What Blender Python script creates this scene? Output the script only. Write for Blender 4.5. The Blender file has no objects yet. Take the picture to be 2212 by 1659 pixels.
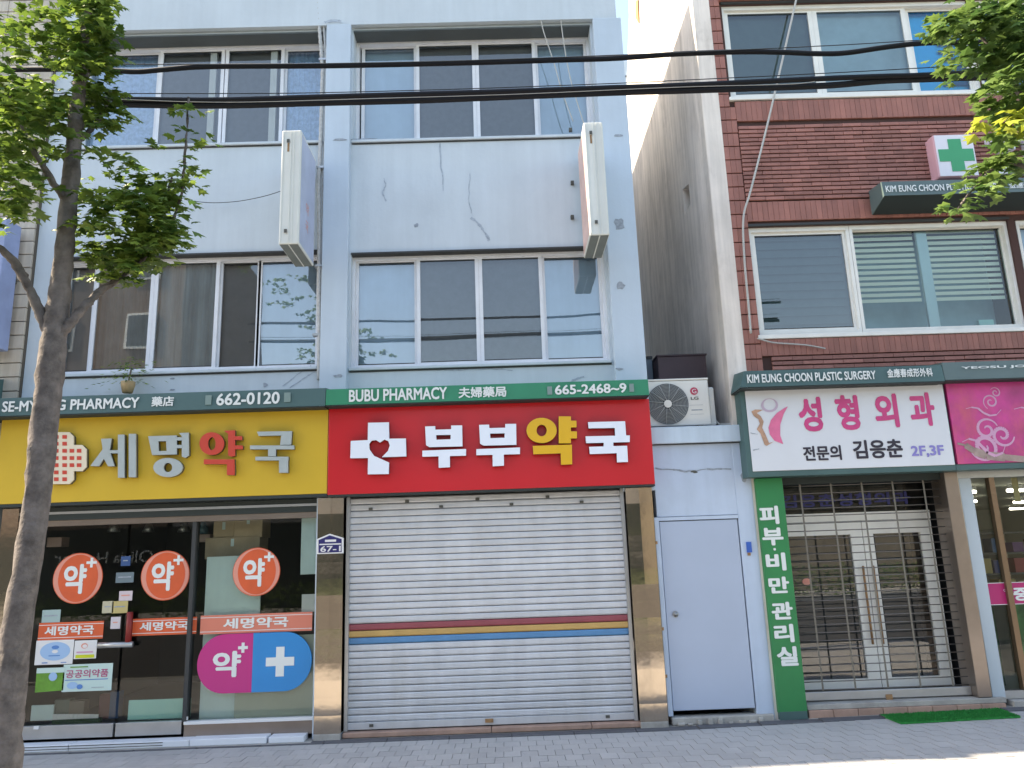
import bpy, math, random
import numpy as np
from mathutils import Vector
from mathutils.geometry import tessellate_polygon
random.seed(7); PI = math.pi
S = bpy.context.scene
# ------------------------------------------------------------------ camera
PITCH, YAW, ROLL = math.radians(12.47), math.radians(-0.84), math.radians(-1.99)
CAM = np.array([0.0, -8.1, 1.8]); FPX = 1661.0
cd = bpy.data.cameras.new('camera'); cam = bpy.data.objects.new('camera', cd); S.collection.objects.link(cam)
cd.sensor_width = 36.0; cd.lens = 36.0 * FPX / 2212.0; cd.clip_start = 0.1; cd.clip_end = 3000
def _rx(a): c, s = math.cos(a), math.sin(a); return np.array([[1, 0, 0], [0, c, -s], [0, s, c]])
def _rz(a): c, s = math.cos(a), math.sin(a); return np.array([[c, -s, 0], [s, c, 0], [0, 0, 1]])
ROT = _rz(YAW) @ _rx(PI / 2 + PITCH) @ _rz(ROLL)
from mathutils import Matrix
M4 = Matrix([list(ROT[i]) + [CAM[i]] for i in range(3)] + [[0, 0, 0, 1]])
cam.matrix_world = M4
S.camera = cam
# ------------------------------------------------------------------ sky, sun, exposure
SUN_EL, SUN_AZ = math.radians(47), math.radians(9.5)     # sun stands to the left, a little behind the facades
w = bpy.data.worlds.new('World'); S.world = w; w.use_nodes = True
nt = w.node_tree; bg = nt.nodes['Background']
sky = nt.nodes.new('ShaderNodeTexSky'); sky.sky_type = 'NISHITA'; sky.sun_disc = False
sky.sun_elevation = SUN_EL; sky.air_density = 1.0; sky.dust_density = 0.9; sky.ozone_density = 1.0
to_sun = Vector((-math.cos(SUN_AZ) * math.cos(SUN_EL), math.sin(SUN_AZ) * math.cos(SUN_EL), math.sin(SUN_EL)))
sky.sun_rotation = math.atan2(to_sun.x, to_sun.y)
nt.links.new(sky.outputs[0], bg.inputs[0]); bg.inputs[1].default_value = 0.15
sl = bpy.data.lights.new('sun', 'SUN'); sl.energy = 4.0; sl.angle = math.radians(0.5); sl.color = (1.0, 0.93, 0.82)
so = bpy.data.objects.new('sun', sl); S.collection.objects.link(so)
so.rotation_euler = to_sun.to_track_quat('Z', 'Y').to_euler(); so.location = (-10, 4, 20)
S.view_settings.view_transform = 'Standard'; S.view_settings.look = 'None'
S.view_settings.exposure = 1.98; S.view_settings.gamma = 1.0; S.view_settings.use_white_balance = True; S.view_settings.white_balance_temperature = 8000; S.view_settings.white_balance_tint = 10; S.view_settings.use_curve_mapping = False
S.cycles.max_bounces = 8; S.cycles.transparent_max_bounces = 16
S.cycles.use_denoising = True

# ------------------------------------------------------------------ helpers
def ray(x, y):                       # direction through a point of the 2212 x 1659 view
    return ROT @ np.array([(x - 1106) / FPX, -(y - 829.5) / FPX, -1.0])
def AT(x, y, Y=0.0):
    d = ray(x, y); t = (Y - CAM[1]) / d[1]; p = CAM + t * d; return float(p[0]), float(p[2])
def AX(x, y, X):
    d = ray(x, y); t = (X - CAM[0]) / d[0]; p = CAM + t * d; return float(p[1]), float(p[2])
def AZ(x, y, Z):
    d = ray(x, y); t = (Z - CAM[2]) / d[2]; p = CAM + t * d; return float(p[0]), float(p[1])
def rect(x0, y0, x1, y1, Y=0.0):
    a, b = AT(x0, y0, Y), AT(x1, y1, Y); return a[0], b[0], b[1], a[1]    # X0 X1 Z0 Z1
def s(r, g, b):
    f = lambda v: (v / 255 / 12.92) if v / 255 <= .04045 else ((v / 255 + .055) / 1.055) ** 2.4
    return (f(r), f(g), f(b))
OFF = {}
def link(o, parent=None):
    S.collection.objects.link(o)
    if parent is not None:
        o.parent = parent; OFF[o.name] = OFF.get(parent.name, Vector((0, 0, 0)))
    return o
def thing(name, label, cat, loc=(0, 0, 0), group=None):
    o = bpy.data.objects.new(name, None); S.collection.objects.link(o); o.location = loc
    o.empty_display_size = .1; OFF[o.name] = Vector(loc)
    o['label'] = label; o['category'] = cat
    if group: o['group'] = group
    return o
def tag(o, label=None, cat=None, group=None, kind=None):
    if label: o['label'] = label
    if cat: o['category'] = cat
    if group: o['group'] = group
    if kind: o['kind'] = kind
    return o
class MB:
    def __init__(self): self.v = []; self.f = []; self.sm = False
    def quad(self, a, b, c, d):
        n = len(self.v); self.v += [a, b, c, d]; self.f.append((n, n + 1, n + 2, n + 3)); return self
    def box(self, x0, x1, y0, y1, z0, z1):
        if x0 > x1: x0, x1 = x1, x0
        if y0 > y1: y0, y1 = y1, y0
        if z0 > z1: z0, z1 = z1, z0
        n = len(self.v)
        self.v += [(x0, y0, z0), (x1, y0, z0), (x1, y1, z0), (x0, y1, z0), (x0, y0, z1), (x1, y0, z1), (x1, y1, z1), (x0, y1, z1)]
        for q in ((0, 3, 2, 1), (4, 5, 6, 7), (0, 1, 5, 4), (1, 2, 6, 5), (2, 3, 7, 6), (3, 0, 4, 7)): self.f.append(tuple(n + i for i in q))
        return self
    def prism(self, loops, y0, y1, back=True):      # loops of (X,Z); y0 is the front (nearer the street)
        if not isinstance(loops[0], list): loops = [loops]
        fl = [p for l in loops for p in l]; m = len(fl); n = len(self.v)
        self.v += [(p[0], y0, p[1]) for p in fl] + [(p[0], y1, p[1]) for p in fl]
        for t in tessellate_polygon([[Vector((p[0], p[1], 0)) for p in l] for l in loops]):
            a, b, c = [fl[i] for i in t]
            ar = (b[0] - a[0]) * (c[1] - a[1]) - (b[1] - a[1]) * (c[0] - a[0])
            if ar < 0: t = (t[0], t[2], t[1])
            self.f.append(tuple(n + i for i in t))
            if back: self.f.append(tuple(n + m + i for i in reversed(t)))
        k = 0
        for li, l in enumerate(loops):
            ar = sum(l[i][0] * l[(i + 1) % len(l)][1] - l[(i + 1) % len(l)][0] * l[i][1] for i in range(len(l)))
            for i in range(len(l)):
                a, b = n + k + i, n + k + (i + 1) % len(l)
                if (ar > 0) != (li > 0): self.f.append((a, a + m, b + m, b)) if False else self.f.append((b, a, a + m, b + m)) if False else self.f.append((a, a + m, b + m, b)[::-1])
                else: self.f.append((a, a + m, b + m, b))
            k += len(l)
        return self
    def ring(self, cx, cz, rx, rz, y0, y1, hx=0, hz=0, n=28):
        o = [(cx + rx * math.cos(2 * PI * i / n), cz + rz * math.sin(2 * PI * i / n)) for i in range(n)]
        if hx:
            h = [(cx + hx * math.cos(-2 * PI * i / n), cz + hz * math.sin(-2 * PI * i / n)) for i in range(n)]
            return self.prism([o, h], y0, y1)
        return self.prism([o], y0, y1)
    def tube(self, pts, r, n=8, cap=True):
        pts = [Vector(p) for p in pts]; m = len(pts); rr = r if isinstance(r, (list, tuple)) else [r] * m
        base = len(self.v); up = Vector((0.13, 0.31, 1)).normalized()
        for i, p in enumerate(pts):
            t = (pts[min(i + 1, m - 1)] - pts[max(i - 1, 0)]).normalized()
            u = t.cross(up)
            if u.length < .15: u = t.cross(Vector((1, 0, 0)))
            u.normalize(); v = t.cross(u)
            for k in range(n):
                a = 2 * PI * k / n; self.v.append(tuple(p + (u * math.cos(a) + v * math.sin(a)) * rr[i]))
        for i in range(m - 1):
            for k in range(n):
                a = base + i * n + k; b = base + i * n + (k + 1) % n
                self.f.append((a, b, b + n, a + n))
        if cap:
            self.f.append(tuple(base + k for k in range(n))[::-1]); self.f.append(tuple(base + (m - 1) * n + k for k in range(n)))
        self.sm = True
        return self
    def mesh(self, name, m, off=Vector((0, 0, 0))):
        me = bpy.data.meshes.new(name)
        me.from_pydata([(v[0] - off[0], v[1] - off[1], v[2] - off[2]) for v in self.v], [], self.f)
        if m is not None: me.materials.append(m)
        if self.sm: me.shade_smooth()
        me.update(); return me
    def build(self, name, m, parent=None, bevel=0, label=None):
        off = OFF.get(parent.name, Vector((0, 0, 0))) if parent is not None else Vector((0, 0, 0))
        o = bpy.data.objects.new(name, self.mesh(name, m, off)); link(o, parent)
        if bevel:
            b = o.modifiers.new('b', 'BEVEL'); b.width = bevel; b.segments = 2; b.limit_method = 'ANGLE'; b.angle_limit = math.radians(40)
        if label: o['label'] = label
        return o
def piece(name, me, parent, loc, scale=None):        # one instance of a shared mesh as a part
    o = bpy.data.objects.new(name, me); link(o, parent)
    o.location = Vector(loc) - OFF.get(parent.name, Vector((0, 0, 0)))
    if scale: o.scale = scale
    return o
def boxmesh(name, w_, d_, h_, m, ch=0):              # a small piece with chamfered front edges, origin at front lower left
    b = MB(); c = ch
    if not c: b.box(0, w_, 0, d_, 0, h_)
    else:
        V = [(c, 0, c), (w_ - c, 0, c), (w_ - c, 0, h_ - c), (c, 0, h_ - c), (0, c, 0), (w_, c, 0), (w_, c, h_), (0, c, h_), (0, d_, 0), (w_, d_, 0), (w_, d_, h_), (0, d_, h_)]
        b.v = V; b.f = [(0, 1, 2, 3)] + [(i, 4 + i, 4 + (i + 1) % 4, (i + 1) % 4) for i in range(4)] + [(4 + i, 8 + i, 8 + (i + 1) % 4, 4 + (i + 1) % 4) for i in range(4)]
    return b.mesh(name, m)
# ------------------------------------------------------------------ materials
def mat(name, col, rough=.6, metal=0., var=0., vs=3., streak=0., bump=0., bs=40., rnd=0., spec=.5, dirt=0., dcol=(.12, .11, .10), trans=0., coat=0.):
    m = bpy.data.materials.new(name); m.use_nodes = True; t = m.node_tree; N = t.nodes; L = t.links
    p = N['Principled BSDF']; p.inputs['Roughness'].default_value = rough; p.inputs['Metallic'].default_value = metal
    p.inputs['Specular IOR Level'].default_value = spec; p.inputs['Coat Weight'].default_value = coat
    geo = N.new('ShaderNodeNewGeometry'); cur = None
    def noise(scale, vec=(1, 1, 1), det=4, ro=.6):
        mp = N.new('ShaderNodeMapping'); mp.inputs['Scale'].default_value = vec; L.new(geo.outputs['Position'], mp.inputs[0])
        n = N.new('ShaderNodeTexNoise'); n.inputs['Scale'].default_value = scale; n.inputs['Detail'].default_value = det; n.inputs['Roughness'].default_value = ro
        L.new(mp.outputs[0], n.inputs[0]); return n.outputs[0]
    rgb = N.new('ShaderNodeRGB'); rgb.outputs[0].default_value = (*col, 1); cur = rgb.outputs[0]
    def scale_by(sock, lo, hi, c, a=.3, b=.7):
        r = N.new('ShaderNodeMapRange'); r.inputs[1].default_value = a; r.inputs[2].default_value = b; r.inputs[3].default_value = lo; r.inputs[4].default_value = hi
        L.new(sock, r.inputs[0]); x = N.new('ShaderNodeVectorMath'); x.operation = 'SCALE'; L.new(c, x.inputs[0]); L.new(r.outputs[0], x.inputs[3]); return x.outputs[0]
    if var: cur = scale_by(noise(vs), 1 - var, 1 + var, cur)
    if streak: cur = scale_by(noise(1, (9, 9, .55), 5), 1 - streak, 1 + streak * .5, cur)
    if rnd:
        oi = N.new('ShaderNodeObjectInfo'); cur = scale_by(oi.outputs['Random'], 1 - rnd, 1 + rnd, cur, 0, 1)
    if dirt:
        r = N.new('ShaderNodeMapRange'); r.inputs[1].default_value = .52; r.inputs[2].default_value = .72; r.inputs[3].default_value = 0; r.inputs[4].default_value = dirt
        L.new(noise(1.1, (2.2, 2.2, 1.0), 8, .7), r.inputs[0])
        mx = N.new('ShaderNodeMix'); mx.data_type = 'RGBA'; L.new(r.outputs[0], mx.inputs['Factor']); L.new(cur, mx.inputs['A']); mx.inputs['B'].default_value = (*dcol, 1); cur = mx.outputs['Result']
    L.new(cur, p.inputs['Base Color'])
    if bump:
        b = N.new('ShaderNodeBump'); b.inputs['Strength'].default_value = bump; b.inputs['Distance'].default_value = .01
        L.new(noise(bs), b.inputs['Height']); L.new(b.outputs[0], p.inputs['Normal'])
    if trans:
        tr = N.new('ShaderNodeBsdfTranslucent'); L.new(cur, tr.inputs[0]); mx = N.new('ShaderNodeMixShader'); mx.inputs[0].default_value = trans
        L.new(p.outputs[0], mx.inputs[1]); L.new(tr.outputs[0], mx.inputs[2]); L.new(mx.outputs[0], N['Material Output'].inputs[0])
    return m
def glass(name, tint=(.9, .95, .93), base=.10, k=1.0, wave=.0, rough=.0):
    m = bpy.data.materials.new(name); m.use_nodes = True; t = m.node_tree; N = t.nodes; L = t.links; N.remove(N['Principled BSDF'])
    tr = N.new('ShaderNodeBsdfTransparent'); tr.inputs[0].default_value = (*tint, 1)
    gl = N.new('ShaderNodeBsdfGlossy'); gl.inputs['Roughness'].default_value = rough; gl.inputs[0].default_value = (1, 1, 1, 1)
    fr = N.new('ShaderNodeFresnel'); fr.inputs[0].default_value = 1.5
    ma = N.new('ShaderNodeMath'); ma.operation = 'MULTIPLY_ADD'; ma.inputs[1].default_value = k; ma.inputs[2].default_value = base; ma.use_clamp = True
    L.new(fr.outputs[0], ma.inputs[0]); mx = N.new('ShaderNodeMixShader'); L.new(ma.outputs[0], mx.inputs[0])
    L.new(tr.outputs[0], mx.inputs[1]); L.new(gl.outputs[0], mx.inputs[2]); L.new(mx.outputs[0], N['Material Output'].inputs[0])
    if wave:
        geo = N.new('ShaderNodeNewGeometry'); n = N.new('ShaderNodeTexNoise'); n.inputs['Scale'].default_value = 1.3; n.inputs['Detail'].default_value = 1
        L.new(geo.outputs['Position'], n.inputs[0]); b = N.new('ShaderNodeBump'); b.inputs['Strength'].default_value = wave; b.inputs['Distance'].default_value = .02
        L.new(n.outputs[0], b.inputs['Height']); L.new(b.outputs[0], gl.inputs['Normal'])
    return m
def emit(name, col, st):
    m = bpy.data.materials.new(name); m.use_nodes = True; t = m.node_tree; N = t.nodes; N.remove(N['Principled BSDF'])
    e = N.new('ShaderNodeEmission'); e.inputs[0].default_value = (*col, 1); e.inputs[1].default_value = st; t.links.new(e.outputs[0], N['Material Output'].inputs[0]); return m
m_blue = mat('blue_paint', (.49, .56, .615), .75, var=.05, vs=1.2, streak=.05, bump=.25, bs=18, dirt=.22, dcol=(.33, .40, .47))
m_pier = mat('blue_paint_pier', (.45, .54, .63), .7, var=.06, vs=.9, streak=.04, bump=.2, bs=16, dirt=.15, dcol=(.30, .38, .47))
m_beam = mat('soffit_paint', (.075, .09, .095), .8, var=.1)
m_patch = mat('bare_mortar', (.27, .31, .36), .85, var=.25, vs=25, bump=.4)
m_alu = mat('white_window_frame', (.66, .69, .74), .4, var=.05, vs=6, streak=.06)
m_cream = mat('cream_window_frame', (.72, .72, .68), .45, var=.05, vs=6)
m_gasket = mat('dark_joint', (.035, .038, .04), .7)
m_black = mat('dark_interior', (.025, .027, .03), .9)
m_screen = mat('insect_screen', (.19, .20, .205), .9, var=.08, vs=14)
m_screenb = mat('brown_insect_screen', (.25, .245, .24), .9, var=.08, vs=5)
m_film = mat('pale_window_film', (.52, .62, .70), .6, var=.1, vs=2.2, streak=.06)
m_lace = mat('lace_curtain', (.36, .50, .66), .8, var=.25, vs=16)
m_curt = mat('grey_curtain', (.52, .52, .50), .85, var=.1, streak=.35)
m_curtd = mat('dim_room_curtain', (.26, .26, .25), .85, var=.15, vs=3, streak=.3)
m_gw = glass('window_glass', (.86, .9, .92), .07, 1.0, wave=.05)
m_gwb = glass('blue_window_glass', (.8, .9, .95), .14, 1.1, wave=.08)
m_gs = glass('shop_glass', (.86, .92, .89), .0, .85, wave=.06)
m_yel = mat('yellow_sign_face', (.58, .38, .030), .42, var=.05, vs=1.5, bump=.05, bs=3, dirt=.15, dcol=(.42, .27, .02))
m_red = mat('red_sign_face', (.56, .012, .02), .33, var=.05, vs=1.3, bump=.05, bs=3)
m_green = mat('green_header', (.012, .20, .10), .45, var=.08, vs=2)
m_dkgreen = mat('dark_green_header', (.05, .11, .11), .5, var=.1, vs=2)
m_greygreen = mat('grey_green_header', (.085, .13, .13), .5, var=.1, vs=2)
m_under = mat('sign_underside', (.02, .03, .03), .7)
m_white = mat('white_letter', (.72, .78, .88), .35)
m_wprint = mat('white_print', (.66, .70, .70), .5)
m_silver = mat('silver_letter', (.40, .46, .47), .38, metal=.25, var=.06, vs=8)
m_ylet = mat('yellow_letter', (.70, .40, .015), .35)
m_rlet = mat('red_letter', (.55, .055, .035), .4)
m_side = mat('letter_return', (.10, .10, .09), .45, metal=.3)
m_cream2 = mat('cream_logo', (.70, .62, .48), .5, dirt=.2, dcol=(.5, .4, .28))
m_orange = mat('orange_print', (.62, .10, .035), .4, var=.08, vs=5)
m_orange2 = mat('salmon_print', (.62, .19, .13), .45)
m_salmon = mat('pale_salmon', (.66, .27, .21), .45)
m_pinkp = mat('magenta_print', (.50, .025, .20), .4)
m_cyanp = mat('cyan_print', (.0, .22, .55), .4, var=.04)
m_shut = mat('shutter_metal', (.52, .54, .57), .42, metal=.25, var=.07, vs=5, streak=.07, rnd=.05, dirt=.35, dcol=(.36, .35, .33))
m_shr = mat('shutter_red', (.26, .055, .07), .45, var=.1, vs=5, rnd=.04)
m_shy = mat('shutter_yellow', (.48, .30, .10), .45, var=.1, vs=5)
m_shb = mat('shutter_blue', (.07, .22, .42), .45, var=.1, vs=5)
m_steel = mat('polished_steel', (.50, .42, .34), .11, metal=1., bump=.35, bs=1.7, dirt=.5, dcol=(.25, .22, .19))
m_steelr = mat('brown_steel', (.30, .25, .22), .28, metal=.8, var=.1, bump=.1, bs=4)
m_alum = mat('aluminium', (.42, .43, .44), .35, metal=.7, var=.08, vs=5)
m_annex = mat('annex_paint', (.44, .53, .66), .7, var=.07, vs=1.6, streak=.05, bump=.3, bs=14, dirt=.25, dcol=(.33, .40, .50))
m_door = mat('steel_door_paint', (.37, .44, .56), .38, var=.04, vs=1.2, bump=.03, bs=3)
m_cap = mat('cap_paint', (.46, .56, .66), .6, var=.07, vs=3, streak=.1)
m_ac = mat('ac_casing', (.62, .62, .59), .45, var=.04)
m_acf = mat('ac_grille', (.075, .09, .10), .5)
m_acw = mat('ac_wire', (.36, .38, .38), .4)
m_lg = mat('crimson_badge', (.42, .03, .08), .4)
m_maroon = mat('maroon_sheet', (.055, .030, .036), .55, var=.15, vs=3)
m_side_w = mat('weathered_plaster', (.74, .67, .61), .9, var=.14, vs=.8, streak=.24, bump=.6, bs=6, dirt=.6, dcol=(.38, .33, .29))
m_sidep = mat('corner_mortar', (.50, .46, .42), .9, var=.12, vs=6, bump=.5, bs=30)
m_brick = mat('red_brick', (.30, .130, .108), .75, var=.14, vs=9, rnd=.22, bump=.3, bs=60)
m_tile = mat('red_clay_tile', (.305, .122, .095), .62, var=.12, vs=4, streak=.13, rnd=.13, bump=.15, bs=50)
m_mortar = mat('dark_mortar', (.07, .035, .03), .95)
m_btile = mat('beige_tile', (.50, .45, .385), .6, var=.08, vs=3, streak=.28, rnd=.1, dirt=.3, dcol=(.36, .22, .12))
m_cond = mat('conduit', (.42, .43, .43), .7, var=.2, vs=30, bump=.5, bs=80)
m_bladef = mat('aged_white_acrylic', (.66, .67, .63), .5, var=.04, streak=.06, dirt=.18, dcol=(.55, .44, .32))
m_blades = mat('faded_acrylic_side', (.40, .45, .58), .4, var=.12, vs=4)
m_bladeo = mat('faded_pink_side', (.60, .42, .38), .45, var=.2, vs=3)
m_bladeb = mat('blade_bottom', (.17, .19, .18), .7, var=.1)
m_bulb = mat('dark_clip', (.07, .07, .06), .6)
m_rust = mat('rust', (.30, .17, .08), .8, var=.3, vs=20)
m_paver = mat('grey_paver', (.36, .36, .36), .85, var=.08, vs=2.5, rnd=.07, bump=.3, bs=50, dirt=.2, dcol=(.24, .24, .25))
m_paver2 = mat('pale_paver', (.34, .35, .35), .85, var=.08, vs=5, rnd=.08, bump=.4, bs=50)
m_pavebed = mat('paver_joint_sand', (.26, .26, .26), .95)
m_kerbd = mat('dark_edging', (.085, .088, .10), .8, var=.12, vs=6)
m_asph = mat('asphalt', (.055, .055, .057), .9, var=.2, vs=3, bump=.6, bs=60)
m_gran = mat('granite', (.36, .35, .33), .8, var=.15, vs=14)
m_terra = mat('terracotta_threshold', (.36, .23, .18), .7, var=.2, vs=5, dirt=.3)
m_conc = mat('worn_concrete', (.34, .33, .31), .9, var=.2, vs=5, bump=.5, bs=30, dirt=.4)
m_wtile = mat('white_threshold_slab', (.62, .66, .72), .5, var=.05, vs=4, rnd=.05)
m_turf = mat('green_mat', (.006, .22, .04), .95, var=.25, vs=30, bump=1., bs=120)
m_gsign = mat('green_board', (.010, .19, .06), .5, var=.12, vs=1.5)
m_acry = mat('white_acrylic', (.60, .63, .68), .4, var=.04, vs=1.4, bump=.25, bs=2.5)
m_pinkt = mat('pink_print', (.56, .05, .20), .5, var=.12, vs=5)
m_blackp = mat('black_print', (.025, .02, .035), .5)
m_violet = mat('violet_print', (.22, .20, .52), .5)
m_mag = mat('magenta_vinyl', (.42, .012, .13), .4, var=.04)
m_lilac = mat('lilac_print', (.56, .30, .46), .45)
m_bark = mat('bark', (.135, .115, .105), .95, var=.45, vs=14, bump=1.0, bs=34, dirt=.6, dcol=(.22, .20, .18))
m_cable = mat('cable_sheath', (.008, .009, .013), .6, spec=.25)
m_wire = mat('thin_wire', (.03, .035, .04), .5)
m_pale = mat('pale_cord', (.42, .42, .40), .7)
m_paper = mat('white_paper', (.66, .67, .68), .6)
m_board = mat('pale_board', (.62, .76, .76), .5, var=.04, streak=.04)
m_board2 = mat('olive_board', (.42, .45, .38), .6, var=.05)
m_mint = mat('mint_panel', (.42, .80, .72), .45)
m_card = mat('cardboard', (.50, .39, .27), .85, var=.1, vs=6, rnd=.12)
m_tube = emit('lit_tube', (1, 1, .95), 6.0)
# magenta panel with orange and violet clouds
m_pinks = mat('pink_banner', (.46, .035, .21), .4, var=.35, vs=2.2, dirt=.5, dcol=(.62, .13, .10))
def leafmat(name, a, b):
    m = bpy.data.materials.new(name); m.use_nodes = True; t = m.node_tree; N = t.nodes; L = t.links; p = N['Principled BSDF']
    at = N.new('ShaderNodeAttribute'); at.attribute_name = 'tint'; r = N.new('ShaderNodeMix'); r.data_type = 'RGBA'
    r.inputs['A'].default_value = (*a, 1); r.inputs['B'].default_value = (*b, 1); L.new(at.outputs['Fac'], r.inputs['Factor'])
    L.new(r.outputs['Result'], p.inputs['Base Color']); p.inputs['Roughness'].default_value = .5
    tr = N.new('ShaderNodeBsdfTranslucent'); L.new(r.outputs['Result'], tr.inputs[0]); mx = N.new('ShaderNodeMixShader'); mx.inputs[0].default_value = .42
    L.new(p.outputs[0], mx.inputs[1]); L.new(tr.outputs[0], mx.inputs[2]); L.new(mx.outputs[0], N['Material Output'].inputs[0]); return m
m_leaf = leafmat('leaf_green', (.035, .095, .018), (.24, .34, .06))
m_leafd = leafmat('leaf_deep_green', (.045, .11, .03), (.20, .30, .08))
m_leafy = leafmat('leaf_yellow', (.30, .36, .04), (.46, .50, .09))

# ------------------------------------------------------------------ lettering (built-in font, turned into mesh)
_tc = {}
def glyphs(body, bold):
    k = (body, bold)
    if k in _tc: return _tc[k]
    cu = bpy.data.curves.new('t', 'FONT'); cu.body = body; cu.offset = bold; cu.resolution_u = 3
    o = bpy.data.objects.new('t', cu); S.collection.objects.link(o)
    bpy.context.view_layer.update()
    dg = bpy.context.evaluated_depsgraph_get(); me = bpy.data.meshes.new_from_object(o.evaluated_get(dg))
    v = [tuple(x.co) for x in me.vertices]; f = [tuple(p.vertices) for p in me.polygons]
    bpy.data.objects.remove(o); bpy.data.curves.remove(cu); bpy.data.meshes.remove(me)
    _tc[k] = (v, f); return v, f
def text(body, X0, X1, Z0, Z1, Y, m, parent, bold=.02, name='lettering', shear=0.0, mirror=False):
    v, f = glyphs(body, 0.0)
    if not v: return None
    x0 = min(a[0] for a in v); x1 = max(a[0] for a in v); y0 = min(a[1] for a in v); y1 = max(a[1] for a in v)
    b = MB(); sx = (X1 - X0) / max(x1 - x0, 1e-4); sz = (Z1 - Z0) / max(y1 - y0, 1e-4)
    sh_ = [(0, 0)] + ([(bold * math.cos(k * PI / 3), bold * math.sin(k * PI / 3)) for k in range(6)] if bold > .004 else [])
    sx *= (x1 - x0) / (x1 - x0 + 2 * bold * (len(sh_) > 1)); sz *= (y1 - y0) / (y1 - y0 + 2 * bold * (len(sh_) > 1))
    o_ = bold if len(sh_) > 1 else 0
    for i, (dx, dz) in enumerate(sh_):
        n = len(b.v)
        for a in v: b.v.append((X0 + (a[0] - x0 + o_ + dx) * sx, Y - .0002 * i, Z0 + (a[1] - y0 + o_ + dz) * sz))
        b.f += [tuple(n + q for q in p) for p in f]
    return b.build(name, m, parent)
def tpx(body, x0, y0, x1, y1, Y, m, parent, **k):
    X0, Z1 = AT(x0, y0, Y); X1, Z0 = AT(x1, y1, Y); return text(body, X0, X1, Z0, Z1, Y, m, parent, **k)
def rbox(x0, y0, x1, y1, Y, Yb, mb=None):
    mb = mb or MB(); X0, X1, Z0, Z1 = rect(x0, y0, x1, y1, Y); return mb.box(X0, X1, Y, Yb, Z0, Z1)

# ================================================================== SETTING
o = MB().box(-400, 400, -400, 400, -.5, -.07).build('ground', m_asph); tag(o, kind='structure')
PZ = .095       # pavement level at the left; it climbs gently to the right
def pz(x): return PZ + max(0, min(x, 12) - 1.4) * .0168
def slab(X0, X1, Y0, Y1, dz, zb=-.06):
    b = MB(); xs = [X0, 1.4, 12, X1]
    for x in xs: b.v += [(x, Y0, zb), (x, Y0, pz(x) + dz), (x, Y1, pz(x) + dz), (x, Y1, zb)]
    for i in range(3):
        k = 4 * i
        for a in range(4): b.f.append((k + a, k + (a + 1) % 4, k + 4 + (a + 1) % 4, k + 4 + a)[::-1])
    b.f += [(0, 1, 2, 3), (15, 14, 13, 12)]; return b
pv = slab(-60, 60, -4.45, 4.0, -.03).build('pavement', m_pavebed); tag(pv, kind='structure')
o = MB().box(-60, 60, -22, -18, -.06, PZ).build('far_pavement', m_paver); tag(o, kind='structure')
# pavers laid in rows
PW, PD = .150, .185
mp = boxmesh('paver', PW - .004, PD - .004, .028, m_paver)
cells = []
for j in range(8):
    for i in range(-40, 45):
        x = i * PW + (PW / 2 if j % 2 else 0); y = -.19 - (j + 1) * PD
        cells.append((abs(x) * .15 + abs(y + 1.0), x, y))
vis = []
for _, x, y in cells:
    X, Y_ = x, y
    q = ROT.T @ (np.array([X + .07, Y_ + .09, pz(X)]) - CAM); px = 1106 + FPX * q[0] / -q[2]; py = 829.5 - FPX * q[1] / -q[2]
    if -60 < px < 2290 and py < 1700: vis.append((-py, x, y))
vis.sort(); near = set((x, y) for _, x, y in vis[:300])
rest = MB()
for x, y in near:
    piece('paver', mp, pv, (x, y, pz(x + .07) - .029 + random.uniform(-.0015, .0015)))
for _, x, y in cells:
    if (x, y) not in near: rest.box(x, x + PW - .004, y, y + PD - .004, pz(x) - .029, pz(x) - .001)
for j in range(8, 23):
    for i in range(-40, 45):
        x = i * PW; y = -.19 - (j + 1) * PD; rest.box(x, x + PW - .004, y, y + PD - .004, pz(x) - .029, pz(x) - .001)
o = rest.build('paving_blocks', m_paver, pv); o['kind'] = 'stuff'
kb = MB()
o = slab(-60, 60, -4.62, -4.46, .005).build('road_kerb', m_gran); tag(o, kind='structure')
# dark edging strip along the foot of the buildings, one stone after another
me = boxmesh('edging_stone', .594, .12, .06, m_kerbd, .006)
for i in range(-10, 11): piece('edging_stone', me, pv, (i * .6, -.185, pz(i * .6 + .3) - .052))
foot = slab(-30, 30, -.064, .3, .008, -.05).build('wall_footing', m_conc); tag(foot, kind='structure')

# ================================================================== BLUE BUILDING
BX0, PL0, PL1, PR0, BX1 = -5.17, -1.95, -1.66, 1.24, 1.58
ROOF = 9.35
bb = thing('painted_building', 'pale blue painted three-storey building over the yellow and red pharmacy signs', 'building', (-1.8, 4, 0))
def holes_wall(X0, X1, Z0, Z1, holes, y0, y1):
    xs = sorted({X0, X1, *[h[0] for h in holes], *[h[1] for h in holes]}); zs = sorted({Z0, Z1, *[h[2] for h in holes], *[h[3] for h in holes]})
    b = MB(); inh = lambda x, z: any(h[0] < x < h[1] and h[2] < z < h[3] for h in holes)
    for i in range(len(xs) - 1):
        for j in range(len(zs) - 1):
            cx, cz = (xs[i] + xs[i + 1]) / 2, (zs[j] + zs[j + 1]) / 2
            if not inh(cx, cz): b.quad((xs[i], y0, zs[j]), (xs[i + 1], y0, zs[j]), (xs[i + 1], y0, zs[j + 1]), (xs[i], y0, zs[j + 1]))
    for a, c, d, e in holes:
        b.quad((a, y0, d), (a, y1, d), (c, y1, d), (c, y0, d)); b.quad((a, y0, e), (c, y0, e), (c, y1, e), (a, y1, e))
        b.quad((a, y0, d), (a, y0, e), (a, y1, e), (a, y1, d)); b.quad((c, y0, d), (c, y1, d), (c, y1, e), (c, y0, e))
    return b
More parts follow.
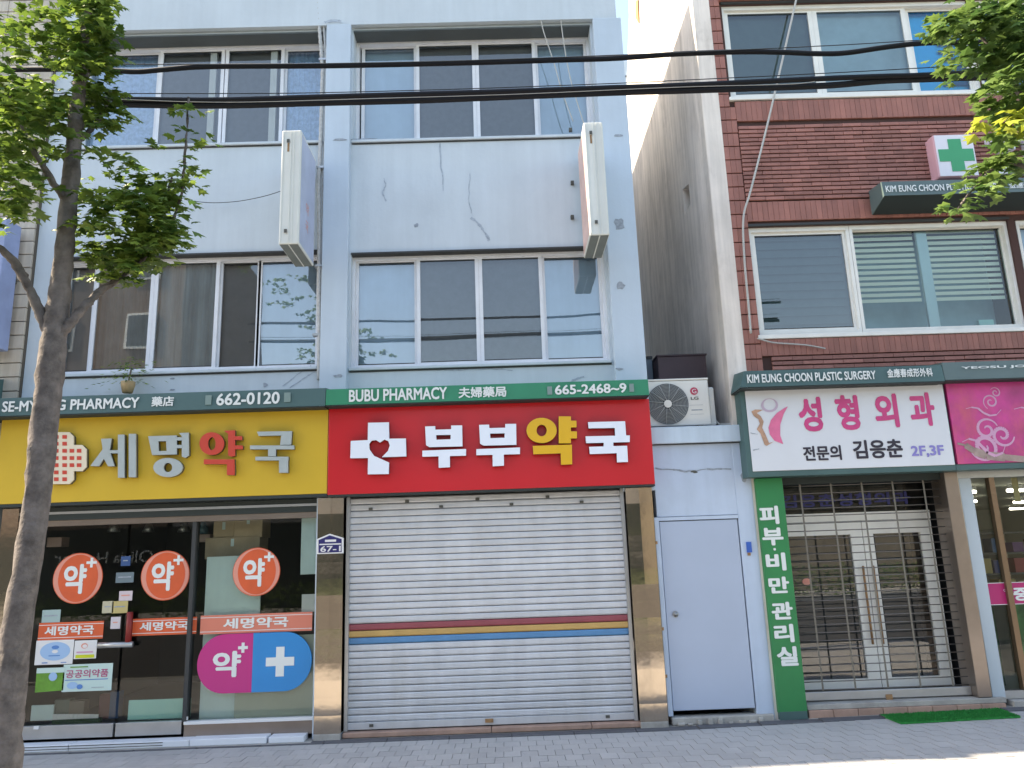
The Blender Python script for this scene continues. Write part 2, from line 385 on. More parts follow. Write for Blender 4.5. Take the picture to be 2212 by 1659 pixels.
W2L = (-4.90, -2.00, 3.87, 5.22); W2R = (-1.64, PR0 - .03, 3.84, 5.17)
W3L = (-4.95, -2.00, 6.58, 8.02); W3R = (-1.64, PR0 - .03, 6.57, 8.02)
holes_wall(BX0, PL0, 3.3, ROOF, [W2L, W3L], .06, .30).build('wall', m_blue, bb)
holes_wall(PL1, PR0, 3.3, ROOF, [W2R, W3R], .06, .30).build('wall', m_blue, bb)
MB().box(PL0, PL1, -.03, .3, .1, 8.06).build('pier', m_pier, bb, bevel=.008)
MB().box(PR0, BX1, -.03, .3, 2.4, 8.06).build('pier', m_pier, bb, bevel=.008)
MB().box(BX0 - .0, BX1 - .05, -.012, .055, 8.065, ROOF).build('parapet', m_blue, bb)
# carcass: floors, side walls, back, roof
sh = MB(); sh.box(BX0, BX0 + .12, .301, 7.5, .1, ROOF - .002); sh.box(BX1 - .12, BX1, .301, 7.5, .1, ROOF - .002); sh.box(BX0 + .121, BX1 - .121, 7.38, 7.5, .1, ROOF - .002)
sh.build('side_wall', m_blue, bb)
sh = MB(); sh.box(BX0 + .121, BX1 - .121, .301, 7.37, ROOF - .15, ROOF - .01); sh.box(BX0 + .121, BX1 - .121, .301, 7.37, 5.7, 5.85); sh.box(BX0 + .121, BX1 - .121, .301, 7.37, 2.9, 3.05)
sh.box(BX0 + .121, BX1 - .121, 2.9, 3.0, 3.06, 5.69); sh.box(BX0 + .121, BX1 - .121, 2.9, 3.0, 5.86, 9.19)
sh.build('floor_slab', m_black, bb)
MB().box(BX0, PL0, .06, .3, 2.4, 3.299).build('wall', m_blue, bb)
MB().box(PL1, PR0, .06, .3, 2.4, 3.299).build('wall', m_blue, bb)
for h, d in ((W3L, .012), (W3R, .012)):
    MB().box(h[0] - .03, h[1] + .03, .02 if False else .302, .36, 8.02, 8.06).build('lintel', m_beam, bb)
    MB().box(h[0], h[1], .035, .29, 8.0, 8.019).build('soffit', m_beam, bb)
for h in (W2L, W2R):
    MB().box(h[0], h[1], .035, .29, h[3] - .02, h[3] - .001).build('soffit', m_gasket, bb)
for h in (W2L, W2R, W3L, W3R):
    MB().box(h[0] - .01, h[1] + .01, .03, .3, h[2] - .035, h[2] - .002).build('sill', m_blue, bb, bevel=.006)
    MB().box(h[0] - .005, h[1] + .005, .05, .059, h[2] - .052, h[2] - .037).build('sill_joint', m_gasket, bb)
def window(parent, H, Y, edges, specs, fm=m_alu, fw=.045, sash=.04):
    """edges: x positions of the stiles; specs: per leaf (glass material, backing material, plane step, extra)"""
    X0, X1, Z0, Z1 = H; fr = MB()
    for (a, b, c, d) in ((X0, X1, Z0, Z0 + fw), (X0, X1, Z1 - fw, Z1)): fr.box(a, b, Y - .02, Y + .09, c, d)
    for (a, b) in ((X0, X0 + fw * .7), (X1 - fw * .7, X1)): fr.box(a, b, Y - .019, Y + .089, Z0 + fw, Z1 - fw)
    wn = fr.build('window', fm, parent)
    for i, (g, bk, st, ov) in enumerate(specs):
        a, b = edges[i], edges[i + 1]; y = Y + .012 + st * .035; sa = MB(); q = sash
        z0, z1 = Z0 + fw * .55, Z1 - fw * .55
        a2, b2 = a - ov / 2, b + ov / 2
        sa.box(a2, a2 + q, y, y + .03, z0, z1); sa.box(b2 - q, b2, y, y + .03, z0, z1); sa.box(a2 + q, b2 - q, y + .001, y + .029, z0, z0 + q); sa.box(a2 + q, b2 - q, y + .001, y + .029, z1 - q, z1)
        sa.build('sash', fm, wn)
        for ga, gb_ in ((z0 + q, z0 + q + .012), (z1 - q - .014, z1 - q)): MB().box(a2 + q, b2 - q, y + .003, y + .0045, ga, gb_).build('gasket', m_gasket, wn)
        MB().quad((a2 + q, y + .012, z0 + q), (b2 - q, y + .012, z0 + q), (b2 - q, y + .012, z1 - q), (a2 + q, y + .012, z1 - q)).build('pane', g, wn)
        if bk is not None:
            n = 26; cb = MB(); dx = (b2 - a2) / n; yb = y + .075
            amp = .012 if bk in (m_lace, m_curt, m_curtd) else 0.0
            for k in range(n):
                xa, xb = a2 + k * dx, a2 + (k + 1) * dx; ya = yb + amp * math.sin(k * 1.9); yc = yb + amp * math.sin((k + 1) * 1.9)
                cb.quad((xa, ya, z0), (xb, yc, z0), (xb, yc, z1), (xa, ya, z1))
            cb.build({m_screen.name: 'screen', m_screenb.name: 'screen', m_film.name: 'film'}.get(bk.name, 'curtain'), bk, wn)
    return wn
window(bb, W2R, .16, [W2R[0] + .03, -.92, -.215, .51, W2R[1] - .03], [(m_gwb, m_film, 1, .02), (m_gw, m_screen, 0, -.002), (m_gw, m_screen, 0, -.002), (m_gwb, m_film, 1, .02)])
window(bb, W3R, .26, [W3R[0] + .06, -.92, -.19, .55, W3R[1] - .03], [(m_gwb, m_film, 1, .02), (m_gw, m_screen, 0, -.002), (m_gw, m_screen, 0, -.002), (m_gwb, m_film, 1, .02)])
window(bb, W3L, .26, [W3L[0] + .03, -4.06, -3.25, -2.53, W3L[1] - .03], [(m_gwb, m_lace, 1, .02), (m_gw, m_screen, 0, -.02), (m_gw, m_screen, 0, -.002), (m_gwb, m_lace, 1, .02)])
for x in (-3.40, -2.66):    # inner stiles seen behind the screens
    MB().box(x - .04, x + .04, .285, .33, W3L[2] + .06, W3L[3] - .06).build('inner_stile', m_cream, bb)
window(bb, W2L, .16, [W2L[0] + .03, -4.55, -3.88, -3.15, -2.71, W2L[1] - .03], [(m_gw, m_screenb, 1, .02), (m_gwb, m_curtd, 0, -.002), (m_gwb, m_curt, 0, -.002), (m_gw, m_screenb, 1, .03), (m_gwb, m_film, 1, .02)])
# bare patches and cracks where the paint has gone
def patch(x, y, rx, ry, Y=.06, parent=bb, m=m_patch, n=11, name='bare_patch'):
    X, Z = AT(x, y, Y); k = 1 / 205; pts = []
    for i in range(n):
        a = 2 * PI * i / n; r = random.uniform(.65, 1.15); pts.append((X + rx * k * math.cos(a) * r, Z + ry * k * math.sin(a) * r))
    MB().prism([pts], Y - .0035, Y - .0005, back=False).build(name, m, parent)
m_crack = mat('faded_crack', (.34, .40, .47), .85, var=.2, vs=20)
def crack(pts, wd, Y=.06, parent=bb, m=m_crack, name='crack'):
    P = [AT(x, y, Y) for x, y in pts]; b = MB(); Q = []
    for i in range(len(P) - 1):
        for k in range(5): t = k / 5; Q.append((P[i][0] * (1 - t) + P[i + 1][0] * t + random.uniform(-.008, .008), P[i][1] * (1 - t) + P[i + 1][1] * t + random.uniform(-.006, .006)))
    for i in range(len(Q) - 1):
        (ax, az), (bx, bz) = Q[i], Q[i + 1]; dx, dz = bx - ax, bz - az; l = math.hypot(dx, dz) or 1; w_ = wd * random.uniform(.4, 1.2) / 2; nx, nz = -dz / l * w_, dx / l * w_
        b.quad((ax - nx, Y - .003, az - nz), (bx - nx, Y - .003, bz - nz), (bx + nx, Y - .003, bz + nz), (ax + nx, Y - .003, az + nz))
    b.build(name, m, parent)
patch(1338, 484, 12, 16, -.03); patch(1340, 617, 11, 11, -.03); patch(900, 487, 6, 6); patch(1338, 797, 9, 3, -.03); patch(732, 812, 12, 4, -.03); patch(573, 832, 6, 6); patch(1337, 293, 14, 4, -.03)
patch(785, 302, 40, 4); patch(865, 303, 22, 3); patch(975, 302, 22, 3); patch(1098, 295, 26, 3); patch(735, 302, 20, 4, -.03); patch(1222, 294, 26, 3); patch(372, 842, 6, 2); patch(373, 818, 6, 2)
crack([(1018, 470), (1035, 485), (1050, 505), (1058, 525)], .035); crack([(830, 385), (833, 400), (826, 415), (835, 440)], .018); crack([(950, 310), (953, 360), (960, 425)], .014)
crack([(880, 798), (960, 799), (1060, 797), (1120, 800)], .018); crack([(1232, 823), (1250, 817), (1264, 812)], .02); crack([(610, 835), (640, 810), (682, 785)], .012); crack([(625, 838), (660, 815), (684, 800)], .012)
crack([(390, 802), (450, 798), (520, 802), (600, 795)], .012); crack([(1015, 375), (1013, 430), (1020, 470)], .010); crack([(700, 48), (722, 43), (742, 47)], .03, -.03)
for (x, y) in ((1232, 282), (1236, 396), (1236, 470)):
    X, Z = AT(x, y, .05); MB().box(X - .018, X + .018, .02, .059, Z - .02, Z + .02).build('anchor', m_bulb, bb)

# conduit running down beside the centre pier
cp = thing('conduit_pipe', 'grey corrugated conduit running down beside the central blue pier', 'pipe', (-1.99, .02, 3.6))
pts = [(AT(x, y, .01)[0], .01, AT(x, y, .01)[1]) for x, y in ((684, -20), (690, 60), (697, 150), (693, 290), (688, 400), (690, 500), (689, 590), (690, 700), (689, 830))]
pp = []
for i in range(len(pts) - 1):
    for k in range(14):
        t = k / 14; pp.append(tuple(pts[i][c] * (1 - t) + pts[i + 1][c] * t for c in range(3)))
MB().tube(pp, [.019 + .005 * (i % 2) for i in range(len(pp))], 8).build('conduit', m_cond, cp)
MB().tube([(p[0] + .05, p[1] + .01, p[2]) for p in pts], .014, 6).build('conduit', m_cond, cp)
for z in (7.6, 6.2, 5.0, 4.2): MB().box(-2.04, -1.955, -.012, .058, z, z + .025).build('clamp', m_alum, cp)

# projecting sign boxes
def blade(X0, X1, label, side, sm):
    t = thing('projecting_sign', label, 'sign', ((X0 + X1) / 2, -.4, 4.98), 'white projecting sign boxes on the blue wall')
    z0, z1 = 4.98, 6.27; y0, y1 = -.70, -.06; w_ = X1 - X0
    MB().box(X0, X1, y0, y1, z0, z1).build('box', m_bladef, t, bevel=.012)
    for a, b in ((.06, .11), (.46, .50), (.62, .66), (.90, .94)):
        MB().box(X0 + w_ * a, X0 + w_ * b, y0 - .008, y0 - .0005, z0 + .02, z1 - .02).build('rib', m_bladef, t)
    x = X1 + .001 if side > 0 else X0 - .001
    MB().quad(*( [(x, y0 + .03, z0 + .03), (x, y1 - .02, z0 + .03), (x, y1 - .02, z1 - .03), (x, y0 + .03, z1 - .03)][::1 if side > 0 else -1])).build('face', sm, t)
    MB().quad((X0 + .01, y0 + .01, z0 - .002), (X0 + .01, y1 - .01, z0 - .002), (X1 - .01, y1 - .01, z0 - .002), (X1 - .01, y0 + .01, z0 - .002)).build('bottom_panel', m_bladeb, t)
    MB().box((X0 + X1) / 2 - .006, (X0 + X1) / 2 + .006, y0 + .01, y1 - .01, z0 - .007, z0 - .0025).build('seam', m_bladef, t)
    for z in (z0 + .14, z1 - .13):
        MB().box(X0 + w_ * .28, X0 + w_ * .42, y0 - .018, y0 - .009, z - .018, z + .018).build('clip', m_bulb, t)
        MB().box(X0 + w_ * .30, X0 + w_ * .40, y0 - .0022, y0 - .0006, z - .12, z - .02).build('rust_stain', m_rust, t) if z > z0 + .3 else None
        MB().box((X0 + X1) / 2 - .02, (X0 + X1) / 2 + .02, y1, .058, z - .02, z + .02).build('bracket', m_alum, t)
    return t
t = blade(-2.235, -2.03, 'white projecting sign box with lilac side, left of the central pier', 1, m_blades)
for k, ch in enumerate('약국'):
    v, f = glyphs(ch, .01); b = MB(); z = 5.45 - k * .2 + (.55 if k == 0 else 0) * 0
    for a in v: b.v.append((-2.03 + .0025, -.46 + a[0] * .14, z + a[1] * .14))
    b.f = f; b.build('faded_lettering', m_salmon, t)
blade(.965, 1.17, 'white projecting sign box with peach stained side, beside the right pier', -1, m_bladeo)

# thin wires on the walls
def wire(name, pts, Y, r, m, label, cat='wire', group=None):
    P = [Vector((AT(x, y, Y)[0], Y, AT(x, y, Y)[1])) for x, y in pts]; Q = []
    for i in range(len(P) - 1):
        p0, p1, p2, p3 = P[max(i - 1, 0)], P[i], P[i + 1], P[min(i + 2, len(P) - 1)]
        for k in range(6):
            t = k / 6; Q.append(.5 * ((2 * p1) + (-p0 + p2) * t + (2 * p0 - 5 * p1 + 4 * p2 - p3) * t * t + (-p0 + 3 * p1 - 3 * p2 + p3) * t ** 3))
    Q.append(P[-1]); o = MB().tube(Q, r, 8).build(name, m); tag(o, label, cat, group); return o
wire('loose_wire', [(398, 431), (430, 436), (470, 438), (520, 434), (570, 424), (606, 413)], -.03, .004, m_wire, 'thin dark wire sagging across the blue wall to the left sign box')
wire('window_cord', [(1158, -10), (1172, 60), (1195, 130), (1215, 200), (1238, 262)], .0, .006, m_pale, 'left pale cord slanting down over the upper right blue window', 'cord')
wire('window_cord', [(1206, -10), (1216, 80), (1230, 160), (1245, 215), (1262, 270)], .0, .006, m_pale, 'right pale cord slanting down over the upper right blue window', 'cord')
wire('pale_strap', [(1722, -10), (1690, 130), (1655, 280), (1622, 410), (1606, 470), (1608, 560), (1616, 650), (1622, 720)], -.05, .012, m_pale, 'pale cord slanting down the brick front beside its windows', 'cord')
wire('short_cable', [(1636, 731), (1670, 740), (1710, 743), (1745, 746), (1783, 753)], -.03, .008, m_pale, 'short pale cable drooping under the lower brick window', 'cable')

# ================================================================== SIGNS OVER THE SHOPS
def header(name, X0, X1, Z0, Z1, m, label, texts, slats=(), Yf=-.32, chamL=0):
    t = thing(name, label, 'sign', ((X0 + X1) / 2, -.1, Z0))
    b = MB(); b.v = [(X0, Yf, Z0), (X1, Yf, Z0), (X1, Yf + .02, Z1), (X0 + chamL, Yf + .02, Z1), (X0 - chamL * 0, .05, Z0), (X1, .05, Z0), (X1, .05, Z1 + .05), (X0 + chamL, .05, Z1 + .05)]
    b.f = [(0, 1, 2, 3), (3, 2, 6, 7), (0, 3, 7, 4), (1, 5, 6, 2), (4, 7, 6, 5)]; b.build('fascia', m, t)
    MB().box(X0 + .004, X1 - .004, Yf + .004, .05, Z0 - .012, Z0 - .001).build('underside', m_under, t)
    for body, x0, y0, x1, y1 in texts: tpx(body, x0, y0, x1, y1, Yf - .003, m_wprint, t, bold=.028)
    for x0, y0, x1, y1 in slats: rbox(x0, y0, x1, y1, Yf - .004, Yf + .003).build('bar', m_gry, t)
    return t
m_gry = mat('grey_bar', (.17, .25, .24), .5)
header('header_sign', -5.6, -1.815, 3.355, 3.545, m_dkgreen, 'dark green strip sign above the yellow pharmacy sign, lettered in white',
       [('SE-MYUNG PHARMACY', 6, 867, 300, 881), ('藥店', 328, 857, 375, 877), ('662-0120', 468, 850, 604, 872)], [(444, 854, 456, 874), (614, 848, 627, 868)])
header('header_sign', -1.81, 1.53, 3.36, 3.53, m_green, 'bright green strip sign above the red pharmacy sign, lettered in white',
       [('BUBU PHARMACY', 754, 842, 966, 862), ('夫婦藥局', 990, 837, 1094, 857), ('665-2468~9', 1198, 832, 1354, 848)], [(1182, 835, 1193, 852), (1359, 829, 1370, 846)])
header('header_sign', 2.47, 4.60, 3.40, 3.575, m_dkgreen, 'dark green strip sign above the white clinic sign, lettered in white',
       [('KIM EUNG CHOON PLASTIC SURGERY', 1613, 809, 1893, 819), ('金應春成形外科', 1915, 797, 2016, 813)], Yf=-.36, chamL=.06)
header('header_sign', 4.605, 7.6, 3.41, 3.60, m_greygreen, 'grey green strip sign above the pink sign at the right edge, lettered in white',
       [('YEOSU JOONG', 2076, 792, 2290, 792)], Yf=-.36)
# ---- yellow sign
C5 = lambda x, y: (x / 3.0, 493.8 + y / 3.0)
C6 = lambda x, y: (658.3 + x / 3.0, 493.8 + y / 3.0)
def poly(cf, pts, Y): return [AT(*cf(x, y), Y) for x, y in pts]
def R(x0, y0, x1, y1): return [(x0, y0), (x1, y0), (x1, y1), (x0, y1)]
def letter(parent, cf, shapes, Y, m, name='letter', depth=.014, ret=.05):
    front = _letter(parent, cf, shapes, Y, m, name, depth)
    _letter(front, cf, shapes, Y + depth + .001, m_side, 'letter_return', ret); return front
def _letter(parent, cf, shapes, Y, m, name, depth):
    b = MB()
    for i, sh_ in enumerate(shapes):
        y = Y - i * .0009
        if sh_[0] == 'ring':
            _, cx, cy, rx, ry, hx, hy = sh_; n = 26
            o_ = [(cx + rx * math.cos(2 * PI * k / n), cy + ry * math.sin(2 * PI * k / n)) for k in range(n)]
            lp = [poly(cf, o_, y)]
            if hx: lp.append(poly(cf, [(cx + hx * math.cos(-2 * PI * k / n), cy + hy * math.sin(-2 * PI * k / n)) for k in range(n)], y))
            b.prism(lp, y, Y + depth)
        elif sh_[0] == 'hole': b.prism([poly(cf, sh_[1], y), poly(cf, sh_[2][::-1], y)], y, Y + depth)
        else: b.prism([poly(cf, sh_, y)], y, Y + depth)
    return b.build(name, m, parent)
ys = thing('shop_sign', 'yellow pharmacy sign with silver and red letters and a cream cross', 'sign', (-3.5, -.1, 2.47))
MB().box(-5.215, -1.818, -.15, .02, 2.47, 3.35).build('panel', m_yel, ys, bevel=.006)
MB().box(-5.22, -1.818, -.153, .02, 2.44, 2.468).build('bottom_rail', m_under, ys)
LY = -.215
letter(ys, C5, [[(655, 1362), (722, 1360), (712, 1430), (640, 1540), (585, 1538), (665, 1430)], [(672, 1490), (708, 1436), (742, 1540), (700, 1540)], R(704, 1436, 766, 1456), R(764, 1335, 806, 1614), R(834, 1330, 880, 1611)], LY, m_silver)
letter(ys, C5, [('hole', [(960, 1345), (1145, 1340), (1145, 1463), (985, 1467)], [(1025, 1378), (1076, 1377), (1080, 1440), (1028, 1442)]), [(1160, 1325), (1222, 1322), (1224, 1470), (1200, 1485), (1178, 1478), (1178, 1345)], R(1138, 1352, 1182, 1372), R(1138, 1402, 1182, 1422), ('ring', 1088, 1548, 95, 62, 28, 30)], LY, m_silver)
letter(ys, C5, [('ring', 1372, 1393, 80, 74, 25, 42), [(1450, 1310), (1522, 1306), (1522, 1472), (1500, 1478), (1478, 1470), (1478, 1330)], R(1518, 1345, 1568, 1370), R(1518, 1405, 1572, 1430), R(1320, 1495, 1518, 1526), R(1470, 1526, 1519, 1597)], LY, m_rlet)
letter(ys, C5, [[(1665, 1316), (1892, 1312), (1886, 1400), (1815, 1402), (1822, 1340), (1675, 1343)], R(1620, 1405, 1906, 1430), R(1737, 1430, 1787, 1475), R(1655, 1478, 1868, 1502), R(1808, 1502, 1866, 1582)], LY, m_silver)
def rcross(cx, cy, w_, l_, r):
    P = [(cx - w_, cy - l_), (cx + w_, cy - l_), (cx + w_, cy - w_), (cx + l_, cy - w_), (cx + l_, cy + w_), (cx + w_, cy + w_), (cx + w_, cy + l_), (cx - w_, cy + l_), (cx - w_, cy + w_), (cx - l_, cy + w_), (cx - l_, cy - w_), (cx - w_, cy - w_)]
    out = []
    for i, p in enumerate(P):
        if i in (2, 5, 8, 11): out.append(p); continue
        a, c = P[i - 1], P[(i + 1) % 12]
        for q, (u) in ((a, 0), (c, 1)):
            d = math.hypot(q[0] - p[0], q[1] - p[1]); out.append((p[0] + (q[0] - p[0]) * r / d, p[1] + (q[1] - p[1]) * r / d))
    return out
letter(ys, C5, [rcross(392, 1487, 85, 168, 28)], LY, m_cream2, 'cross_logo')
for cx in (256, 310, 364, 418, 465, 512):
    for cy in (1350, 1394, 1440, 1487, 1533, 1580, 1624):
        if (cx in (364, 418)) or 1430 < cy < 1540: MB().prism([poly(C5, R(cx - 14, cy - 12, cx + 15, cy + 12), LY - .002)], LY - .003, LY - .0005, back=False).build('red_square', m_rlet, ys)
# ---- red sign
rs = thing('shop_sign', 'red pharmacy sign with white and yellow letters and a white cross', 'sign', (-.1, -.1, 2.46))
MB().box(-1.812, 1.555, -.16, .02, 2.455, 3.352).build('panel', m_red, rs, bevel=.006)
MB().box(-1.81, 1.553, -.155, .02, 2.435, 2.453).build('bottom_rail', m_under, rs)
LR = -.235
letter(rs, C6, [[(410, 1258), (545, 1255), (547, 1361), (655, 1360), (658, 1476), (500, 1481), (540, 1440), (551, 1405), (541, 1376), (515, 1367), (487, 1386), (462, 1370), (434, 1373), (417, 1396), (420, 1432), (448, 1472), (546, 1516), (544, 1590), (408, 1592), (410, 1486), (295, 1488), (298, 1376), (408, 1370)]], LR, m_white, 'cross_logo')
for dx, dy in ((0, 0), (350, -10)):
    sf = lambda P: [(x + dx, y + dy) for x, y in P]
    letter(rs, C6, [('hole', sf([(780, 1282), (845, 1280), (846, 1303), (949, 1300), (949, 1276), (1020, 1275), (1022, 1411), (808, 1416), (786, 1403)]), sf([(851, 1338), (945, 1336), (945, 1365), (853, 1368)])), sf([(762, 1439), (1045, 1428), (1045, 1471), (762, 1478)]), sf([(867, 1474), (940, 1472), (941, 1546), (868, 1550)])], LR, m_white)
letter(rs, C6, [('ring', 1535, 1308, 98, 82, 33, 38), R(1646, 1217, 1725, 1391), R(1722, 1245, 1761, 1288), R(1722, 1314, 1764, 1359), [(1478, 1408), (1731, 1400), (1733, 1527), (1661, 1530), (1659, 1456), (1482, 1462)]], LR, m_ylet)
letter(rs, C6, [[(1836, 1254), (2076, 1248), (2083, 1342), (2012, 1343), (2010, 1291), (1840, 1294)], [(1820, 1346), (2107, 1340), (2106, 1383), (1824, 1390)], R(1938, 1386, 2000, 1412), [(1843, 1414), (2089, 1407), (2095, 1512), (2025, 1514), (2022, 1455), (1848, 1461)]], LR, m_white)

# ================================================================== ROLLER SHUTTER SHOP
SX0, SX1 = -1.645, 1.245
for x0, x1 in ((-1.925, -1.66), (1.255, 1.53)):
    t = thing('steel_pillar', ('polished steel clad pillar between glass shopfront and roller shutter' if x0 < 0 else 'polished steel clad pillar between roller shutter and blue annex door'), 'pillar', ((x0 + x1) / 2, 0, PZ))
    b = MB(); n = 14
    for k in range(n):      # gently buckled sheet
        za, zb = .16 + (2.27) * k / n, .16 + 2.27 * (k + 1) / n
        ya, yb = -.075 + .004 * math.sin(k * 1.3), -.075 + .004 * math.sin((k + 1) * 1.3)
        xm = (x0 + x1) / 2
        b.quad((x0, ya, za), (xm, ya - .004, za), (xm, yb - .004, zb), (x0, yb, zb)); b.quad((xm, ya - .004, za), (x1, ya, za), (x1, yb, zb), (xm, yb - .004, zb))
        b.quad((x0, .3, za), (x0, ya, za), (x0, yb, zb), (x0, .3, zb)); b.quad((x1, ya, za), (x1, .3, za), (x1, .3, zb), (x1, yb, zb))
    b.sm = True; b.build('cladding', m_steel, t)
    MB().box(x0 + .002, x1 - .002, -.085, .3, PZ - .02, .158).build('base_block', m_conc, t, bevel=.006)
rsht = thing('roller_shutter', 'closed pale grey roller shutter with red, yellow and blue bands', 'shutter', (-.2, .05, PZ))
SLH = .0665
def slat_mesh(name, m, W_):
    prof = [(0.010, 0.0), (.004, .006), (0.0, .016), (.0015, .0235), (.0, .031), (.0015, .0385), (0, .046), (.003, .055), (.0095, .0610)]
    b = MB(); n = len(prof)
    for (y, z) in prof: b.v += [(0, y, z), (W_, y, z)]
    for i in range(n - 1): b.f.append((2 * i, 2 * i + 1, 2 * i + 3, 2 * i + 2))
    b.v += [(0, .02, .061), (W_, .02, .061), (0, .02, 0), (W_, .02, 0)]; k = 2 * n
    b.f += [(2 * n - 2, 2 * n - 1, k + 1, k), (k, k + 1, k + 3, k + 2), (k + 2, k + 3, 1, 0)]
    return b.mesh(name, m)
WS = SX1 - SX0 - .02
ms = {c: slat_mesh('slat', c, WS) for c in (m_shut, m_shr, m_shy, m_shb)}
zr = AT(1050, 1357, .03)[1]
k_red = int(round((zr - .24) / SLH))
for k in range(0, 33):
    m = m_shr if k == k_red else m_shy if k == k_red - 1 else m_shb if k == k_red - 2 else m_shut
    o = piece('slat', ms[m], rsht, (SX0 + .01, .030 + random.uniform(-.0015, .0015), .245 + k * SLH - .01))
    if m is not m_shut: o['label'] = {m_shr: 'dull red slat', m_shy: 'ochre yellow slat', m_shb: 'blue slat'}[m]
MB().box(SX0 + .01, SX1 - .01, .022, .06, .165, .232).build('bottom_bar', m_shut, rsht, bevel=.004)
MB().box(SX0 + .01, SX1 - .01, .058, .07, .17, 2.45).build('backing', m_gasket, rsht)
for x in (SX0, SX1 - .035): MB().box(x - (0 if x < 0 else .0), x + .035, -.01, .075, .16, 2.44).build('guide_rail', m_alum, rsht)
MB().box(-.26, -.18, .008, .021, .19, .225).build('lock', m_rust, rsht); MB().box(-1.40, -1.36, .012, .021, .19, .215).build('lock', m_bulb, rsht); MB().box(.93, .97, .012, .021, .19, .215).build('lock', m_bulb, rsht)
for i in range(4):
    for dx, z in ((-1.40, 2.31), (-1.02, 2.375), (-.6, 2.445)):
        X = dx + i * .735
        if X < 1.1: MB().box(X - .02, X + .02, .014, .029, z - .012, z + .012).build('rivet_plate', m_bulb, rsht)
th = thing('threshold', 'worn terracotta threshold slab below the roller shutter', 'threshold', (-.2, 0, PZ))
for a, b_ in ((-1.65, -.2), (-.195, .78), (.785, 1.53)): MB().box(a, b_, -.06, .04, PZ + .013, .155).build('slab', m_terra, th, bevel=.008)
# address plate
pl = thing('address_plate', 'navy and white house number plate on the left steel pillar', 'plate', (-1.79, -.09, 1.8))
Y = -.093; P = [AT(x, y, Y) for x, y in ((684, 1197), (684, 1165), (712, 1153), (742, 1162), (742, 1195))]
MB().prism([P], Y, Y + .012).build('plate', m_paper, pl)
cx = sum(p[0] for p in P) / 5; P2 = [(x + (AT(713, 1178, Y)[0] - x) * .14, z + (AT(713, 1178, Y)[1] - z) * .14) for x, z in P]
MB().prism([P2], Y - .002, Y, back=False).build('face', mat('navy', (.018, .018, .12), .4), pl)
tpx('67-1', 692, 1180, 736, 1191, Y - .004, m_paper, pl, bold=.02)
rbox(702, 1166, 726, 1170, Y - .004, Y - .0025).build('street_name_line', m_paper, pl); rbox(690, 1175, 737, 1176, Y - .004, Y - .0025).build('rule', m_paper, pl)

# ================================================================== LEFT PHARMACY FRONT
sf = thing('glass_shopfront', 'glass shopfront of the pharmacy under the yellow sign', 'shopfront', (-3.5, .1, PZ))
GY = .06
GX0, GX1 = -5.0, -1.94
MB().box(GX0 - .0, GX1, -.02, .12, 2.30, 2.43).build('top_rail', m_under, sf)
MB().box(GX0, GX1, -.03, -.021, 2.36, 2.385).build('trim', m_alum, sf)
MB().box(GX0, GX1, .0, .1, 2.24, 2.299).build('transom', m_steelr, sf)
xm = AT(410, 1400, GY)[0]; xd = AT(262, 1400, GY)[0]
MB().box(xm - .02, xm + .02, .01, .11, .3, 2.24).build('post', m_gasket, sf)
for a, b_ in ((GX0 + .02, xd - .012), (xd + .012, xm - .03)):
    d = MB().box(a, b_, .03, .09, .185, .31).build('door', m_alum, sf, bevel=.004)
    MB().quad((a, GY, .31), (b_, GY, .31), (b_, GY, 2.24), (a, GY, 2.24)).build('pane', m_gs, d)
MB().quad((xm + .021, GY, .305), (GX1, GY, .305), (GX1, GY, 2.24), (xm + .021, GY, 2.24)).build('pane', m_gs, sf)
MB().box(xm + .0, GX1, .0, .1, .275, .304).build('sill', m_paper, sf, bevel=.003)
MB().box(xm + .0, GX1, .02, .12, .15, .274).build('sill_base', m_steelr, sf)
for x in (78, 400):
    X, Z = AT(x, 1572 if x < 100 else 1552, .02); MB().box(X - .025, X + .025, .018, .0295, Z - .015, Z + .015).build('floor_hinge', m_paper, sf)
X, Z = AT(252, 1394, .0)
hb = [AT(213, 1394, -.01), AT(287, 1392, -.01)]
MB().tube([(hb[0][0], -.012, hb[0][1]), (hb[1][0], -.012, hb[1][1])], .028, 10).build('door_handle', m_alum, sf)
hr = [AT(281, 1322, .0), AT(277, 1388, .0)]
MB().tube([(hr[0][0], .0, hr[0][1]), (hr[1][0], .0, hr[1][1])], .030, 10).build('push_bar', mat('dark_red_cover', (.22, .015, .012), .5), sf)
# left jamb beside the door
MB().box(-5.17, -5.0, -.05, .3, .1, 2.43).build('jamb', m_steel, sf)
# threshold: white slabs on worn concrete
ts = thing('white_step', 'white slabbed doorstep with dark grooves before the glass pharmacy door', 'step', (-3.5, -.1, PZ))
MB().box(-5.17, -1.93, -.16, .3, PZ + .013 - .012, .105).build('concrete_bed', m_conc, ts, bevel=.01)
for a, b_, z in ((-5.15, -4.25, .125), (-4.245, -3.1, .125), (-3.095, -2.36, .128), (-2.34, -2.0, .122)):
    MB().box(a, b_, -.135, .02, .106, z + .04).build('slab', m_wtile, ts, bevel=.006)
MB().box(-5.15, -3.25, -.137, .0, .1365, .1385).build('groove_strip', m_gasket, ts) if False else None
for zz in (.124, .148): MB().box(-5.1, -3.35, -.138, -.1355, zz, zz + .006).build('groove', m_gasket, ts)
